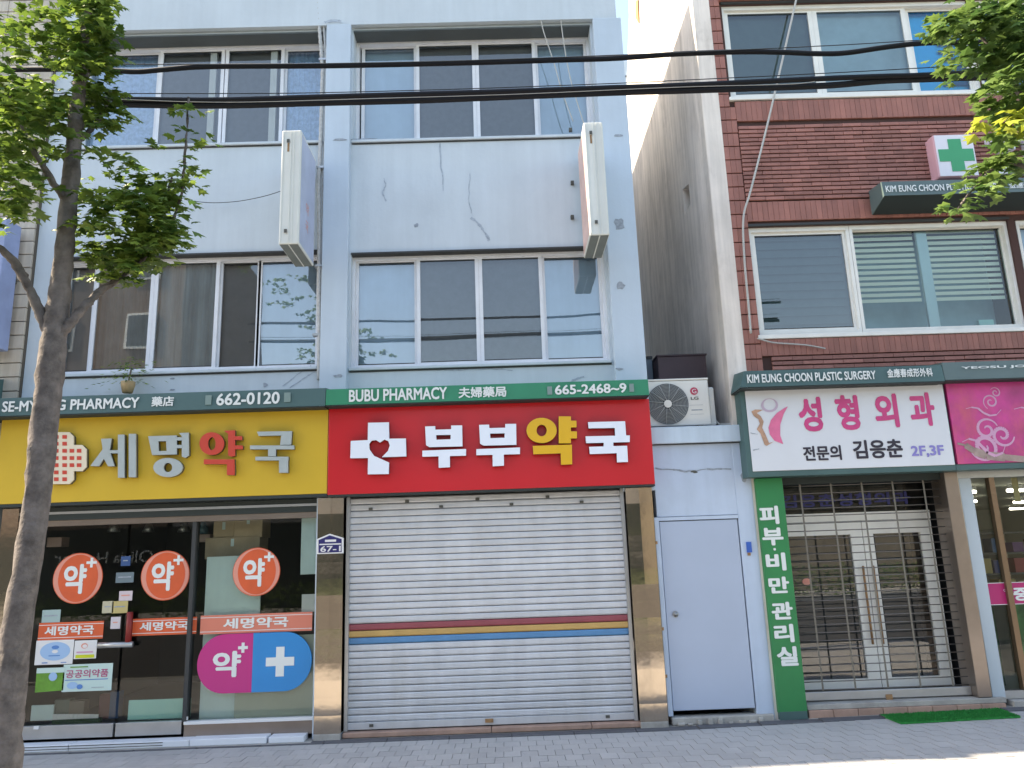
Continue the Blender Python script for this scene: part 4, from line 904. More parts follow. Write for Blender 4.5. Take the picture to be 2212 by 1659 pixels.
# awning sign on the brick wall
ag = thing('awning_sign', 'grey green awning shaped sign on the brick wall under the green cross', 'sign', (5.2, -.2, 5.38))
b = MB(); Xa, Xb = AT(1910, 421, -.34)[0], 7.5; Xk = AT(1880, 440, 0)[0]
b.v = [(Xa, -.34, 5.50), (Xb, -.34, 5.50), (Xb, -.32, 5.675), (Xa, -.32, 5.675), (Xk, .0, 5.43), (Xb, .0, 5.43), (Xb, .0, 5.72), (Xk, .0, 5.72)]
b.f = [(0, 1, 2, 3), (3, 2, 6, 7), (0, 3, 7, 4), (0, 4, 5, 1), (1, 5, 6, 2)]; b.build('hood', m_greygreen, ag)
b = MB(); b.quad((Xa + .005, -.335, 5.497), (Xk + .01, -.003, 5.427), (Xb, -.003, 5.427), (Xb, -.335, 5.497)).build('underside', m_under, ag)
tpx('KIM EUNG CHOON PLASTIC SURGERY', 1912, 401, 2164, 408, -.345, m_wprint, ag, bold=.02); tpx('金應春成形外科', 2178, 394, 2290, 404, -.345, m_wprint, ag, bold=.02)
# green cross light box
cb_ = thing('cross_lightbox', 'white square light box with a green cross on the brick wall', 'sign', (5.28, -.1, 5.82))
X0, X1, Z0, Z1 = rect(2014, 291, 2117, 381, -.16); MB().box(X0, X1, -.16, .02, Z0, Z1).build('box', mat('pink_return', (.58, .33, .38), .5), cb_, bevel=.02)
MB().box(X0 + .012, X1 - .012, -.166, -.159, Z0 + .012, Z1 - .012).build('face', mat('white_face', (.66, .66, .72), .4), cb_, bevel=.004)
cx_, cz_ = (X0 + X1) / 2, (Z0 + Z1) / 2; a_, w_ = .20, .075
MB().prism([[(cx_ - a_, cz_ - w_), (cx_ - w_, cz_ - w_), (cx_ - w_, cz_ - a_), (cx_ + w_, cz_ - a_), (cx_ + w_, cz_ - w_), (cx_ + a_, cz_ - w_), (cx_ + a_, cz_ + w_), (cx_ + w_, cz_ + w_), (cx_ + w_, cz_ + a_), (cx_ - w_, cz_ + a_), (cx_ - w_, cz_ + w_), (cx_ - a_, cz_ + w_)]], -.171, -.1665, back=False).build('cross', mat('cross_green', (.02, .30, .13), .4), cb_)
ch = thing('channel_letters', 'white channel letters on the brick wall at the right edge', 'sign', (6.1, -.1, 5.82))
X0, Z1 = AT(2138, 290, -.12); Z0 = Z1 - .50
b = MB()
for bx in ((0, .36, .40, .50), (.10, .26, .02 + .28, .36), (.02, .34, .0, .10), (.13, .23, .10, .18), (.42, .50, 0, .5), (.50, .58, .2, .28)): b.box(X0 + bx[0], X0 + bx[1], -.13 - .001 * bx[0], .0, Z0 + bx[2], Z0 + bx[3])
b.build('letter', mat('white_channel', (.68, .68, .74), .4), ch)
text('형외과', X0 + .66, X0 + 2.2, Z0, Z1, -.13, m_white, ch, bold=.03)
# ---- white clinic sign
cs = thing('clinic_sign', 'white clinic sign with pink letters and a small dancer shaped logo', 'sign', (3.6, -.1, 2.54))
X0, X1, Z0, Z1 = 2.56, 4.665, 2.545, 3.40; FY = -.21
MB().box(X0 - .05, X1 + .0, FY + .01, .02, Z0 - .055, Z1 + .0).build('frame', m_dkgreen, cs)
MB().box(X0, X1 - .01, FY, FY + .0095, Z0, Z1 - .005).build('panel', m_acry, cs, bevel=.004)
C8 = lambda x, y: (1474.7 + x / 3.0, 493.8 + y / 3.0)
TY = FY - .003
for ch_, a, b_, c, d in (('성', 738, 1093, 918, 1314), ('형', 978, 1080, 1160, 1305), ('외', 1228, 1072, 1412, 1288), ('과', 1455, 1064, 1650, 1278)):
    xa, ya = C8(a, b_); xb, yb = C8(c, d); tpx(ch_, xa, ya, xb, yb, TY, m_pinkt, cs, bold=.04)
for ch_, a, b_, c, d, mm in (('전문의', 775, 1410, 1035, 1500, m_blackp), ('김응춘', 1095, 1372, 1435, 1484, m_blackp), ('2F,3F', 1475, 1408, 1700, 1478, m_violet)):
    xa, ya = C8(a, b_); xb, yb = C8(c, d); tpx(ch_, xa, ya, xb, yb, TY, mm, cs, bold=.035)
# logo: crescent, head ring and swirl
cres = [(682, 1152), (655, 1165), (610, 1195), (572, 1240), (556, 1290), (565, 1335), (595, 1375), (652, 1397), (632, 1340), (632, 1270), (655, 1200)]
MB().prism([poly(C8, cres, TY)], TY - .001, TY, back=False).build('crescent', mat('crescent_pink', (.60, .13, .26), .5, var=.2, vs=4), cs)
n = 24; ro = [(563 + 55 * math.cos(2 * PI * k / n), 1145 + 45 * math.sin(2 * PI * k / n)) for k in range(n)]; ri = [(563 + 40 * math.cos(-2 * PI * k / n), 1140 + 36 * math.sin(-2 * PI * k / n)) for k in range(n)]
MB().prism([poly(C8, ro, TY), poly(C8, ri, TY)], TY - .001, TY, back=False).build('head_ring', mat('pale_violet', (.48, .38, .5), .5), cs)
sw_ = [(520, 1175), (470, 1172), (445, 1185), (460, 1215), (490, 1235), (500, 1265), (480, 1300), (505, 1330), (530, 1400), (545, 1408), (590, 1380), (560, 1390), (535, 1330), (515, 1290), (525, 1250), (505, 1215), (480, 1195)]
MB().prism([poly(C8, sw_, TY)], TY - .001, TY, back=False).build('swirl', mat('rust_swirl', (.42, .25, .17), .6, var=.3, vs=12), cs)
for p in (((440, 1325), (505, 1335)), ((460, 1435), (500, 1425))):
    crack([C8(*p[0]), C8(*p[1])], .008, TY + .001, cs, m_patch)
# ---- pink sign
ps_ = thing('pink_sign', 'magenta sign with pale swirl ornaments at the right edge', 'sign', (5.6, -.1, 2.54))
MB().box(4.69, 7.6, FY, .02, 2.55, 3.40).build('panel', m_pinks, ps_, bevel=.004); MB().box(4.67, 7.6, FY + .012, .02, 2.49, 2.548).build('bottom_rail', m_dkgreen, ps_)
def swirl(cx, cy, r0, turns, wd, start=0, sgn=1, m=m_lilac):
    X, Z = AT(cx, cy, FY); k = 7.9 / 1661; Pc = []; n = int(turns * 22)
    for i in range(n + 1):
        a = start + sgn * 2 * PI * turns * i / n; r = r0 * k * (.18 + .82 * i / n); Pc.append((X + r * math.cos(a), Z + r * math.sin(a), wd * k * (.35 + .65 * math.sin(PI * i / n))))
    b = MB()
    for i in range(n):
        (ax, az, aw), (bx, bz, bw) = Pc[i], Pc[i + 1]; dx, dz = bx - ax, bz - az; l = math.hypot(dx, dz) or 1; nx, nz = -dz / l, dx / l
        y = FY - .002 - i * .00003
        b.quad((ax - nx * aw / 2, y, az - nz * aw / 2), (bx - nx * bw / 2, y, bz - nz * bw / 2), (bx + nx * bw / 2, y, bz + nz * bw / 2), (ax + nx * aw / 2, y, az + nz * aw / 2))
    b.build('swirl', m, ps_)
swirl(2131, 928, 26, 1.35, 7, 2.5, -1); swirl(2126, 965, 32, 1.5, 9, .4, -1); swirl(2165, 940, 26, 1.4, 8, 3.6, 1); swirl(2140, 868, 18, 1.5, 4, 1.0, 1); swirl(2150, 848, 12, 1.4, 3, 0, 1)
def ribbon(pts, wd, m=m_lilac, name='ribbon'):
    P = [AT(x, y, FY) for x, y in pts]; b = MB()
    for i in range(len(P) - 1):
        (ax, az), (bx, bz) = P[i], P[i + 1]; dx, dz = bx - ax, bz - az; l = math.hypot(dx, dz) or 1; k = wd * math.sin(PI * (i + .5) / (len(P) - 1)) / 2; nx, nz = -dz / l * k, dx / l * k; y = FY - .0035 - .0002 * i
        b.quad((ax - nx, y, az - nz), (bx - nx, y, bz - nz), (bx + nx, y, bz + nz), (ax + nx, y, az + nz))
    b.build(name, m, ps_)
ribbon([(2086, 883), (2098, 880), (2112, 882), (2124, 892), (2138, 898), (2152, 896), (2162, 885)], .022); ribbon([(2078, 955), (2092, 948), (2108, 952), (2122, 966), (2134, 978), (2150, 985), (2166, 978), (2172, 960)], .035)
ribbon([(2068, 958), (2085, 962), (2105, 975), (2130, 984), (2170, 988), (2212, 992), (2260, 996)], .09, mat('taupe_print', (.30, .22, .20), .5, var=.3, vs=10)); ribbon([(2190, 884), (2205, 880), (2225, 884), (2240, 890)], .015)

# ================================================================== GRILLE SHOP
gb = thing('vertical_board', 'tall green board with white vertical lettering beside the grille', 'sign', (2.76, -.06, PZ))
MB().box(2.625, 2.905, -.06, .02, .19, 2.485).build('board', m_gsign, gb, bevel=.004); MB().box(2.63, 2.90, -.064, .0, .185 - .09, .20).build('foot_panel', m_dkgreen, gb)
C4 = lambda x, y: (1584.4 + x * .4046, 987.5 + y * .4046)
for ch_, a, b_, c, d in (('피', 133, 262, 247, 357), ('부', 148, 378, 272, 470), ('비', 168, 512, 285, 605), ('만', 183, 640, 303, 725), ('관', 198, 775, 322, 865), ('리', 212, 893, 328, 988), ('실', 226, 1012, 350, 1113)):
    xa, ya = C4(a, b_); xb, yb = C4(c, d); tpx(ch_, xa, ya, xb, yb, -.064, m_wprint, gb, bold=.042)
X, Z = AT(*C4(220, 492), -.064); MB().ring(X, Z, .013, .013, -.065, -.0625, n=12).build('dot', m_wprint, gb)
# doors behind the grille
dr = thing('double_door', 'white framed double glass door behind the open grille shutter', 'door', (3.8, .4, .3))
DY = .36; zb, zt_ = .32, 2.42
tx = AT(*C4(700, 315), DY)[1]
MB().box(2.93, 4.63, DY, DY + .06, tx - .045, tx + .045).build('transom', m_cream, dr)
MB().quad((2.93, DY + .03, tx + .046), (4.63, DY + .03, tx + .046), (4.63, DY + .03, zt_), (2.93, DY + .03, zt_)).build('pane', m_gs, dr)
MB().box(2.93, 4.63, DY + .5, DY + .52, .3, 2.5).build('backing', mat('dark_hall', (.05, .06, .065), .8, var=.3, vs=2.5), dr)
cxm = AT(*C4(740, 800), DY)[0]
for a, b_ in ((2.935, cxm - .004), (cxm + .004, 4.625)):
    q = MB(); q.box(a, a + .11, DY, DY + .05, zb, tx - .05); q.box(b_ - .13, b_, DY, DY + .05, zb, tx - .05); q.box(a + .11, b_ - .13, DY + .001, DY + .049, zb, zb + .09); q.box(a + .11, b_ - .13, DY + .001, DY + .049, tx - .19, tx - .05)
    lf = q.build('door_leaf', m_cream, dr)
    MB().quad((a + .11, DY + .025, zb + .09), (b_ - .13, DY + .025, zb + .09), (b_ - .13, DY + .025, tx - .19), (a + .11, DY + .025, tx - .19)).build('pane', m_gw, lf)
for x in (cxm - .055, cxm + .055):
    MB().tube([(x, DY - .03, .75), (x, DY - .03, 1.55)], .012, 8).build('pull_handle', m_rust, dr)
text('김응춘성형외과', 3.02, 4.45, 2.19, 2.33, DY + .02, mat('navy_print', (.03, .035, .16), .4), dr, bold=.03)
X, Z = AT(*C4(395, 665), DY); MB().ring(X, Z, .05, .035, DY + .012, DY + .02, n=9).build('sticker', m_salmon, dr)
# the grille itself
gr = thing('grille_shutter', 'closed see-through steel rod grille before the double door', 'shutter', (3.8, .1, .25))
RY = .10; m_rod = mat('dark_rod', (.16, .15, .145), .4, metal=.6)
mrod = MB().tube([(2.955, 0, 0), (4.625, 0, 0)], .0055, 6).mesh('rod', m_rod)
z = .36
while z < 2.46:
    piece('rod', mrod, gr, (0, RY, z)); z += .0785
m_link = mat('link_steel', (.17, .16, .14), .5, metal=.4)
ml = MB().box(-.016, .016, -.006, .010, -.002, .0805).mesh('link', m_alum)
for x in (3.14, 3.47, 3.80, 4.13, 4.46):
    b = MB(); z = .36
    while z < 2.42:
        b.box(x - .009, x + .009, RY - .009, RY - .0068, z - .006, z + .070); z += .0785
    b.box(x - .004, x + .004, RY - .0066, RY - .0062, .36, 2.42).build('link_strip', m_link, gr)
MB().box(2.94, 4.63, RY - .02, RY + .02, .265, .345).build('bottom_bar', m_alum, gr, bevel=.004); MB().box(3.76, 3.82, RY - .035, RY - .021, .25, .30).build('lock', m_rust, gr)
MB().box(2.91, 2.945, RY - .03, RY + .05, .25, 2.47).build('guide_rail', m_steelr, gr); 
MB().box(2.91, 4.64, .06, .2, 2.42, 2.5).build('housing', m_under, gr)
gp = thing('brown_post', 'brown steel corner post between the grille and the lit shop', 'post', (4.7, 0, .2))
MB().box(4.632, 4.775, -.02, .25, .255, 2.49).build('post_body', m_steelr, gp, bevel=.006)
text('|', 0, 0.001, 0, .001, 0, m_paper, gp) if False else None
stp = thing('entrance_step', 'low brown stone step in front of the grille shutter', 'step', (3.8, -.05, PZ))
for k in range(8):
    x = 2.92 + k * .245; MB().box(x, x + .241, -.055, .05, PZ + .013, .20).build('riser_stone', m_terra, stp, bevel=.006)
MB().box(2.915, 4.9, -.035, .40, .201, .25).build('tread', m_conc, stp, bevel=.006)
MB().box(4.95, 7.5, -.06, .5, PZ + .013, .22).build('shop_plinth', m_conc, stp, bevel=.008)
mtt = thing('green_mat', 'bright green turf doormat lying on the pavement before the grille', 'mat', (4.6, -.3, PZ))
c = [(3.60, -.09), (4.76, -.10), (4.74, -.47), (3.62, -.46)]
b = MB(); b.v = [(p[0], p[1], pz(p[0]) + .014) for p in c] + [(p[0], p[1], pz(p[0]) + .001) for p in c]; b.f = [(0, 3, 2, 1)] + [(i, (i + 1) % 4, 4 + (i + 1) % 4, 4 + i) for i in range(4)]
b.build('mat_base', m_turf, mtt)
b = MB()
for k in range(9000):
    u_, v_ = random.random(), random.random(); p = [(c[0][i] * (1 - u_) + c[1][i] * u_) * (1 - v_) + (c[3][i] * (1 - u_) + c[2][i] * u_) * v_ for i in (0, 1)]
    a = random.uniform(0, PI); dx, dy = .004 * math.cos(a), .004 * math.sin(a); n = len(b.v); h_ = random.uniform(.008, .018)
    zq = pz(p[0]) + .013; b.v += [(p[0] - dx, p[1] - dy, zq), (p[0] + dx, p[1] + dy, zq), (p[0] + random.uniform(-.004, .004), p[1] + random.uniform(-.004, .004), zq + h_)]; b.f.append((n, n + 1, n + 2))
o = b.build('pile', m_turf, mtt); o['kind'] = 'stuff'

# ================================================================== LIT SHOP AT THE RIGHT EDGE
ls = thing('lit_shopfront', 'glass front of the lit pharmacy under the pink sign at the right edge', 'shopfront', (5.8, .1, .2))
MB().box(4.78, 7.5, .0, .1, 2.42, 2.50).build('top_rail', m_alum, ls); MB().box(4.80, 4.93, .02, .12, .225, 2.42).build('post', mat('pale_blue_post', (.40, .47, .52), .5), ls)
MB().quad((4.93, .07, .3), (7.5, .07, .3), (7.5, .07, 2.42), (4.93, .07, 2.42)).build('pane', m_gs, ls)
MB().box(4.93, 7.5, .03, .12, .225, .30).build('bottom_rail', m_alum, ls); px_ = AT(2168, 1200, .03)[0]
MB().box(px_ - .028, px_ + .028, .02, .09, .30, 2.42).build('mullion', mat('bronze_post', (.22, .15, .10), .3, metal=.7), ls)
X0, Z1 = AT(2095, 1261, .04); _, Z0 = AT(2104, 1309, .04)
t = thing('magenta_strip', 'magenta lettered strip across the lit shop glass', 'sticker', (5.3, .05, Z0), None)
MB().box(X0 + .03, 7.5, .058, .0605, Z0, Z1).build('strip', m_mag, t); MB().box(X0 + .03, 7.5, .0565, .0578, Z1 - .006, Z1).build('line', m_paper, t); MB().box(X0 + .03, 7.5, .0565, .0578, Z0, Z0 + .006).build('line', m_paper, t)
tpx('여수', 2167, 1272, 2187, 1279, .056, m_wprint, t, bold=.01); tpx('중', 2186, 1270, 2224, 1297, .056, m_wprint, t, bold=.04)
o = MB().box(px_ + .03, 7.5, .075, .078, .30, Z0 - .002).build('green_film', mat('green_film_print', (.055, .20, .06), .5, var=.6, vs=3.5), ls)
o = MB().box(5.0, px_ - .03, .30, .31, .30, Z0 + .03).build('green_board', mat('green_board2', (.06, .13, .07), .6, var=.7, vs=2.6), ls)
rm2 = thing('lit_room', 'bright interior of the pharmacy at the right edge, with shelves', 'room', (6, 2, .2))
b = MB(); x0, x1, y0, y1, z0, z1 = 4.80, 12.6, .24, 11.6, .24, 2.50
b.quad((x0, y1, z0), (x1, y1, z0), (x1, y1, z1), (x0, y1, z1)); b.quad((x0, y0, z0), (x0, y1, z0), (x0, y1, z1), (x0, y0, z1)); b.quad((x1, y0, z0), (x1, y0, z1), (x1, y1, z1), (x1, y1, z0)); b.quad((x0, y0, z1), (x0, y1, z1), (x1, y1, z1), (x1, y0, z1)); b.quad((x0, y0, z0), (x1, y0, z0), (x1, y1, z0), (x0, y1, z0))
b.build('wall', mat('shop_wall', (.42, .44, .38), .8), rm2)
for k, (x, y) in enumerate(((2082, 1060), (2089, 1081), (2082, 1099), (2200, 1056), (2208, 1082), (2196, 1097))):
    zc = 2.44; X, Yc = AZ(x, y, zc)
    t = thing('ceiling_tube', ['lit ceiling tube, %s of the %s row in the right shop' % (p, r_) for r_ in ('left', 'right') for p in ('farthest', 'middle', 'nearest')][k] if False else ['topmost lit tube of the left row in the right shop', 'middle lit tube of the left row in the right shop', 'lowest lit tube of the left row in the right shop', 'topmost lit tube of the right row in the right shop', 'middle lit tube of the right row in the right shop', 'lowest lit tube of the right row in the right shop'][k], 'lamp', (X, min(Yc, 11.3), zc), 'lit tubes in the right shop')
    Yc = min(Yc, 11.3)
    MB().box(X - .16, X + .16, Yc - .03, Yc + .03, zc + .001, zc + .05).build('fitting', m_paper, t); MB().tube([(X - .16, Yc, zc - .02), (X + .16, Yc, zc - .02)], .02, 8).build('tube', m_tube, t)
cols = [((.015, .03, .12), 'navy'), ((.28, .02, .02), 'red'), ((.10, .02, .12), 'purple'), ((.03, .03, .04), 'black'), ((.35, .25, .08), 'ochre'), ((.35, .36, .36), 'white'), ((.04, .10, .20), 'blue')]
shf = thing('shelf_unit', 'dark shelf unit stocked with cartons inside the lit shop', 'shelf', (6.2, 1.5, .24))
for k in range(4): MB().box(4.95, 8.2, 1.3, 1.7, 1.12 + k * .24, 1.14 + k * .24).build('shelf', m_bulb, shf)
for x in (5.0, 5.95, 6.9): MB().box(x, x + .03, 1.3, 1.7, .24, 1.9).build('upright', m_alum, shf)
for k in range(36):
    r_ = k % 4 if k % 4 < 4 else 0; X = 5.06 + (k // 4) * .26 + random.uniform(-.02, .02); (cl, nm) = cols[random.randrange(7)]; h_ = random.uniform(.10, .19)
    if r_ == 3: continue
    o = MB().box(X, X + random.uniform(.12, .22), 1.32, 1.5, 1.142 + r_ * .24, 1.142 + r_ * .24 + h_).build('medicine_carton', mat('carton_' + nm, cl, .5), None, bevel=.003)
    tag(o, '%s medicine carton on the %s shelf inside the lit shop, %s from its left upright' % (nm, ['lowest', 'middle', 'top'][r_], ['first', 'second', 'third', 'fourth', 'fifth', 'sixth', 'seventh', 'eighth', 'ninth'][k // 4]), 'carton', 'cartons on the lit shop shelves')
t = thing('hanging_notice', 'yellow paper notice hanging behind the lit shop glass', 'notice', (AT(2190, 1080, .2)[0], .2, 2.2)); rbox(2184, 1032, 2206, 1084, .2, .204).build('sheet', mat('yellow_paper', (.50, .42, .20), .6), t)

# ================================================================== NEIGHBOUR AT THE LEFT EDGE
nb_ = thing('tiled_building', 'beige tiled building at the left edge beyond the tree', 'building', (-8, 2, 0))
MB().box(-14, BX0 - .004, .03, 7, .1, 10.5).build('wall', mat('tile_bed', (.10, .085, .07), .9), nb_)
TW, THh = .30, .156; mbt = boxmesh('tile', TW - .004, .03, THh - .010, m_btile, .003); ex = MB(); n_ = 0; z = 2.6
while z < 10.3:
    for i in range(24):
        x = BX0 - .01 - (i + 1) * TW
        if i < 5 and n_ < 300 and z < 9.4: piece('tile', mbt, nb_, (x, .0 + random.uniform(-.002, .002), z)); n_ += 1
        else: ex.box(x, x + TW - .004, .002, .03, z, z + THh - .01)
    z += THh
o = ex.build('tiling', m_btile, nb_); o['kind'] = 'stuff'
MB().box(-14, BX0 - .01, -.02, .03, .1, 2.59).build('shop_wall', m_under, nb_)
aw = thing('dark_awning', 'dark green awning sign at the lower left edge of the tiled building', 'sign', (-5.7, -.3, 3.3))
b = MB(); b.v = [(-9, -.6, 3.34), (-5.42, -.6, 3.34), (-5.42, -.55, 3.62), (-9, -.55, 3.62), (-9, 0, 3.2), (-5.34, 0, 3.2), (-5.34, 0, 3.82), (-9, 0, 3.82)]; b.f = [(0, 1, 2, 3), (3, 2, 6, 7), (1, 5, 6, 2), (0, 4, 5, 1)]; b.build('hood', m_dkgreen, aw)
bs_ = thing('blue_projecting_sign', 'pale blue projecting sign at the left edge of the tiled building', 'sign', (-5.7, -.3, 4.5))
xs0 = AT(40, 560, -.08)[0]; MB().box(xs0 - .45, xs0, -.34, -.08, AT(12, 745, -.34)[1], AT(39, 492, -.08)[1]).build('box', mat('lilac_sign', (.25, .31, .50), .45, var=.15, vs=3), bs_, bevel=.01)
MB().quad((xs0 - .40, -.343, 5.12), (xs0 - .12, -.343, 5.12), (xs0 - .12, -.343, 5.35), (xs0 - .40, -.343, 5.35)).build('lime_emblem', m_gn, bs_); MB().box(xs0 - .12, xs0 - .04, -.08, .0, 4.9, 4.95).build('bracket', m_bulb, bs_)

# ================================================================== FAR WHITE BUILDING SEEN THROUGH THE ALLEY
fb = thing('white_building', 'white panelled building seen through the gap above the alley', 'building', (5, 16, 0))
X0, Zt = AT(1325, 132, 14); X1, _ = AT(1420, 132, 14)
MB().box(X0 - 2, X1 + 3, 14, 20, .0, Zt).build('wall', mat('white_panel', (.60, .66, .70), .6, var=.03), fb)
for k in range(14):
    y = 165 + k * 38; _, z = AT(1350, y, 13.97); MB().box(X0 - 2, X1 + 3, 13.97, 13.999, z, z + (.05 if k != 2 else .35)).build('panel_joint', m_gry if k == 2 else m_patch, fb)

# ================================================================== ACROSS THE STREET (seen in the panes)
def opp(X0, X1, Z, m, label, wz=(4.5, 7.5, 10.5, 13.5), n=6):
    t = thing('opposite_building', label, 'building', ((X0 + X1) / 2, -24, 0)); MB().box(X0, X1, -32, -22, 0, Z).build('wall', m, t)
    for z in wz:
        if z + 1.6 > Z: continue
        for k in range(n):
            x = X0 + (k + .5) * (X1 - X0) / n; f_ = MB().box(x - .65, x + .65, -22.0, -21.93, z, z + 1.5).build('window', m_cream, t); MB().box(x - .55, x + .55, -21.929, -21.92, z + .1, z + 1.4).build('pane', m_acf, f_)
    return t
opp(-30, -13.0, 17, mat('brown_render', (.20, .15, .12), .8, var=.1), 'brown rendered block across the street behind the viewer', n=5)
ob = opp(-12.8, 6, 7.6, mat('grey_render', (.30, .29, .28), .8, var=.1), 'low grey block across the street behind the viewer', (4.5,))
opp(6.2, 24, 9.0, mat('tan_render', (.34, .29, .22), .8, var=.1), 'tan block across the street behind the viewer', (4.5,), 5)
MB().box(-22, 5.8, -21.99, -21.9, .1, 3.3).build('shop_glass', m_under, ob)
oa = AT(118, 1222, 21.97); oc = AT(332, 1188, 21.97); lt = text('Olivia Hassler', -15.8 - oc[0], -15.8 - oa[0], oa[1], oc[1], -21.85, m_wprint, ob, bold=.005)
# it faces the other way: mirror it so that it reads right from the street and reversed in the panes
for v in lt.data.vertices: v.co.x = (-15.8 - (v.co.x + OFF[ob.name].x)) - OFF[ob.name].x
lt.data.flip_normals()
hg = MB()
for k in range(5200):
    c_ = (random.uniform(-16, 16), random.uniform(-18.9, -18.2), random.uniform(.1, 1.05)); leafgeo(hg, c_, random.uniform(.12, .2), (random.uniform(-1, 1), random.uniform(-.2, 1), random.uniform(0, 1)), (random.uniform(-1, 1), 0, random.uniform(-1, 1)), False)
o = hg.build('hedge', m_leafd); tintify(o, 5); tag(o, 'clipped hedge along the far kerb behind the viewer', 'hedge'); o['kind'] = 'stuff'

# ================================================================== CABLES OVER THE STREET
CY = -3.0
wire('street_cable', [(-80, 152), (60, 150), (200, 150), (290, 155), (345, 151), (420, 145), (520, 143), (720, 142), (1000, 136), (1200, 130), (1330, 126), (1460, 117), (1600, 112), (1690, 113), (1770, 116), (1830, 114), (1920, 101), (2000, 93), (2120, 91), (2300, 86)], CY, .019, m_cable, 'upper thick black street cable crossing in front of both buildings', 'cable')
wire('messenger_wire', [(-80, 141), (180, 139), (500, 139), (720, 137), (1000, 131), (1330, 119), (1500, 112), (1760, 100), (1920, 91), (2300, 66)], CY - .02, .0035, m_wire, 'thin wire just above the upper thick black street cable', 'wire')
wire('messenger_wire', [(-80, 204), (180, 202), (500, 202), (700, 200), (1000, 192), (1330, 180), (1500, 172), (1900, 152), (2300, 128)], CY - .02, .0035, m_wire, 'thin wire just above the lower black cable bundle', 'wire')
wire('street_cable', [(-80, 217), (200, 214), (460, 216), (700, 209), (1050, 199), (1330, 189), (1500, 183), (1750, 171), (1900, 165), (2000, 162), (2300, 146)], CY - .03, .019, m_cable, 'upper strand of the lower black cable bundle', 'cable')
wire('street_cable', [(-80, 226), (200, 225), (460, 228), (700, 222), (900, 217), (1000, 213), (1100, 209), (1330, 200), (1500, 195), (1700, 188), (1800, 184), (1900, 175), (2000, 171), (2300, 162)], CY, .023, m_cable, 'lower strand of the lower black cable bundle', 'cable')
wire('binding_wire', [(250, 214), (420, 220), (560, 220), (800, 213), (1100, 204), (1330, 194), (1500, 187), (1700, 182), (1760, 176)], CY - .055, .0022, m_pale, 'thin pale binding wire along the lower cable bundle', 'wire')

# ================================================================== TREES
rnd = random.Random(11)
TY_ = -3.9
def bez(P, n=8):
    out = []
    for i in range(len(P) - 1):
        p0, p1, p2, p3 = P[max(i - 1, 0)], P[i], P[i + 1], P[min(i + 2, len(P) - 1)]
        for k in range(n):
            t = k / n; out.append(.5 * ((2 * p1) + (-p0 + p2) * t + (2 * p0 - 5 * p1 + 4 * p2 - p3) * t * t + (-p0 + 3 * p1 - 3 * p2 + p3) * t ** 3))
    out.append(P[-1]); return out
def limb(name, parent, pts, radii, m=m_bark, seg=12):
    P = [Vector((AT(x, y, Y)[0], Y, AT(x, y, Y)[1])) for x, y, Y in pts]; Q = bez(P, 8); n = len(Q); rr = []
    for i in range(n):
        t = i / (n - 1) * (len(radii) - 1); k = min(int(t), len(radii) - 2); rr.append((radii[k] * (1 - (t - k)) + radii[k + 1] * (t - k)) * (1 + .06 * rnd.uniform(-1, 1)))
    b = MB().tube(Q, rr, seg)
    for i, v in enumerate(b.v): f_ = .006; b.v[i] = (v[0] + rnd.uniform(-f_, f_), v[1] + rnd.uniform(-f_, f_), v[2])
    return b.build(name, m, parent)
tr = thing('street_tree', 'street tree with a grey brown trunk in front of the yellow sign', 'tree', (-2.55, TY_, PZ))
X, Z = AT(20, 1659, TY_)
b0 = limb('trunk', tr, [(-10, 1900, TY_), (10, 1659, TY_), (34, 1380, TY_), (76, 1110, TY_), (98, 900, TY_), (116, 740, TY_), (128, 640, TY_), (143, 500, TY_), (158, 330, TY_), (170, 200, TY_), (186, 60, TY_), (196, -120, TY_), (205, -300, TY_)], [.085, .074, .068, .067, .067, .070, .056, .050, .043, .035, .028, .022, .015], seg=16)
limb('branch', tr, [(112, 735, TY_), (92, 690, TY_ - .02), (62, 620, TY_ - .05), (25, 560, TY_ - .1), (-40, 500, TY_ - .2), (-120, 400, TY_ - .3)], [.034, .027, .023, .019, .015])
limb('branch', tr, [(120, 735, TY_), (150, 700, TY_), (185, 660, TY_ + .03), (215, 630, TY_ + .08), (262, 598, TY_ + .15), (300, 560, TY_ + .2), (345, 470, TY_ + .25), (372, 380, TY_ + .25)], [.034, .027, .022, .017, .012, .009, .005])
limb('branch', tr, [(280, 585, TY_ + .17), (330, 540, TY_ + .2), (385, 445, TY_ + .22), (400, 330, TY_ + .2), (408, 210, TY_ + .2)], [.012, .009, .006, .003], seg=6)
limb('branch', tr, [(150, 440, TY_), (105, 380, TY_ - .1), (60, 300, TY_ - .2), (20, 200, TY_ - .3)], [.025, .018, .012, .006], seg=8)
limb('branch', tr, [(160, 310, TY_), (205, 270, TY_ + .1), (235, 215, TY_ + .15)], [.02, .014, .006], seg=8)
limb('branch', tr, [(172, 190, TY_), (205, 130, TY_ + .1), (225, 60, TY_ + .15), (215, -40, TY_ + .1)], [.02, .015, .01, .006], seg=8)
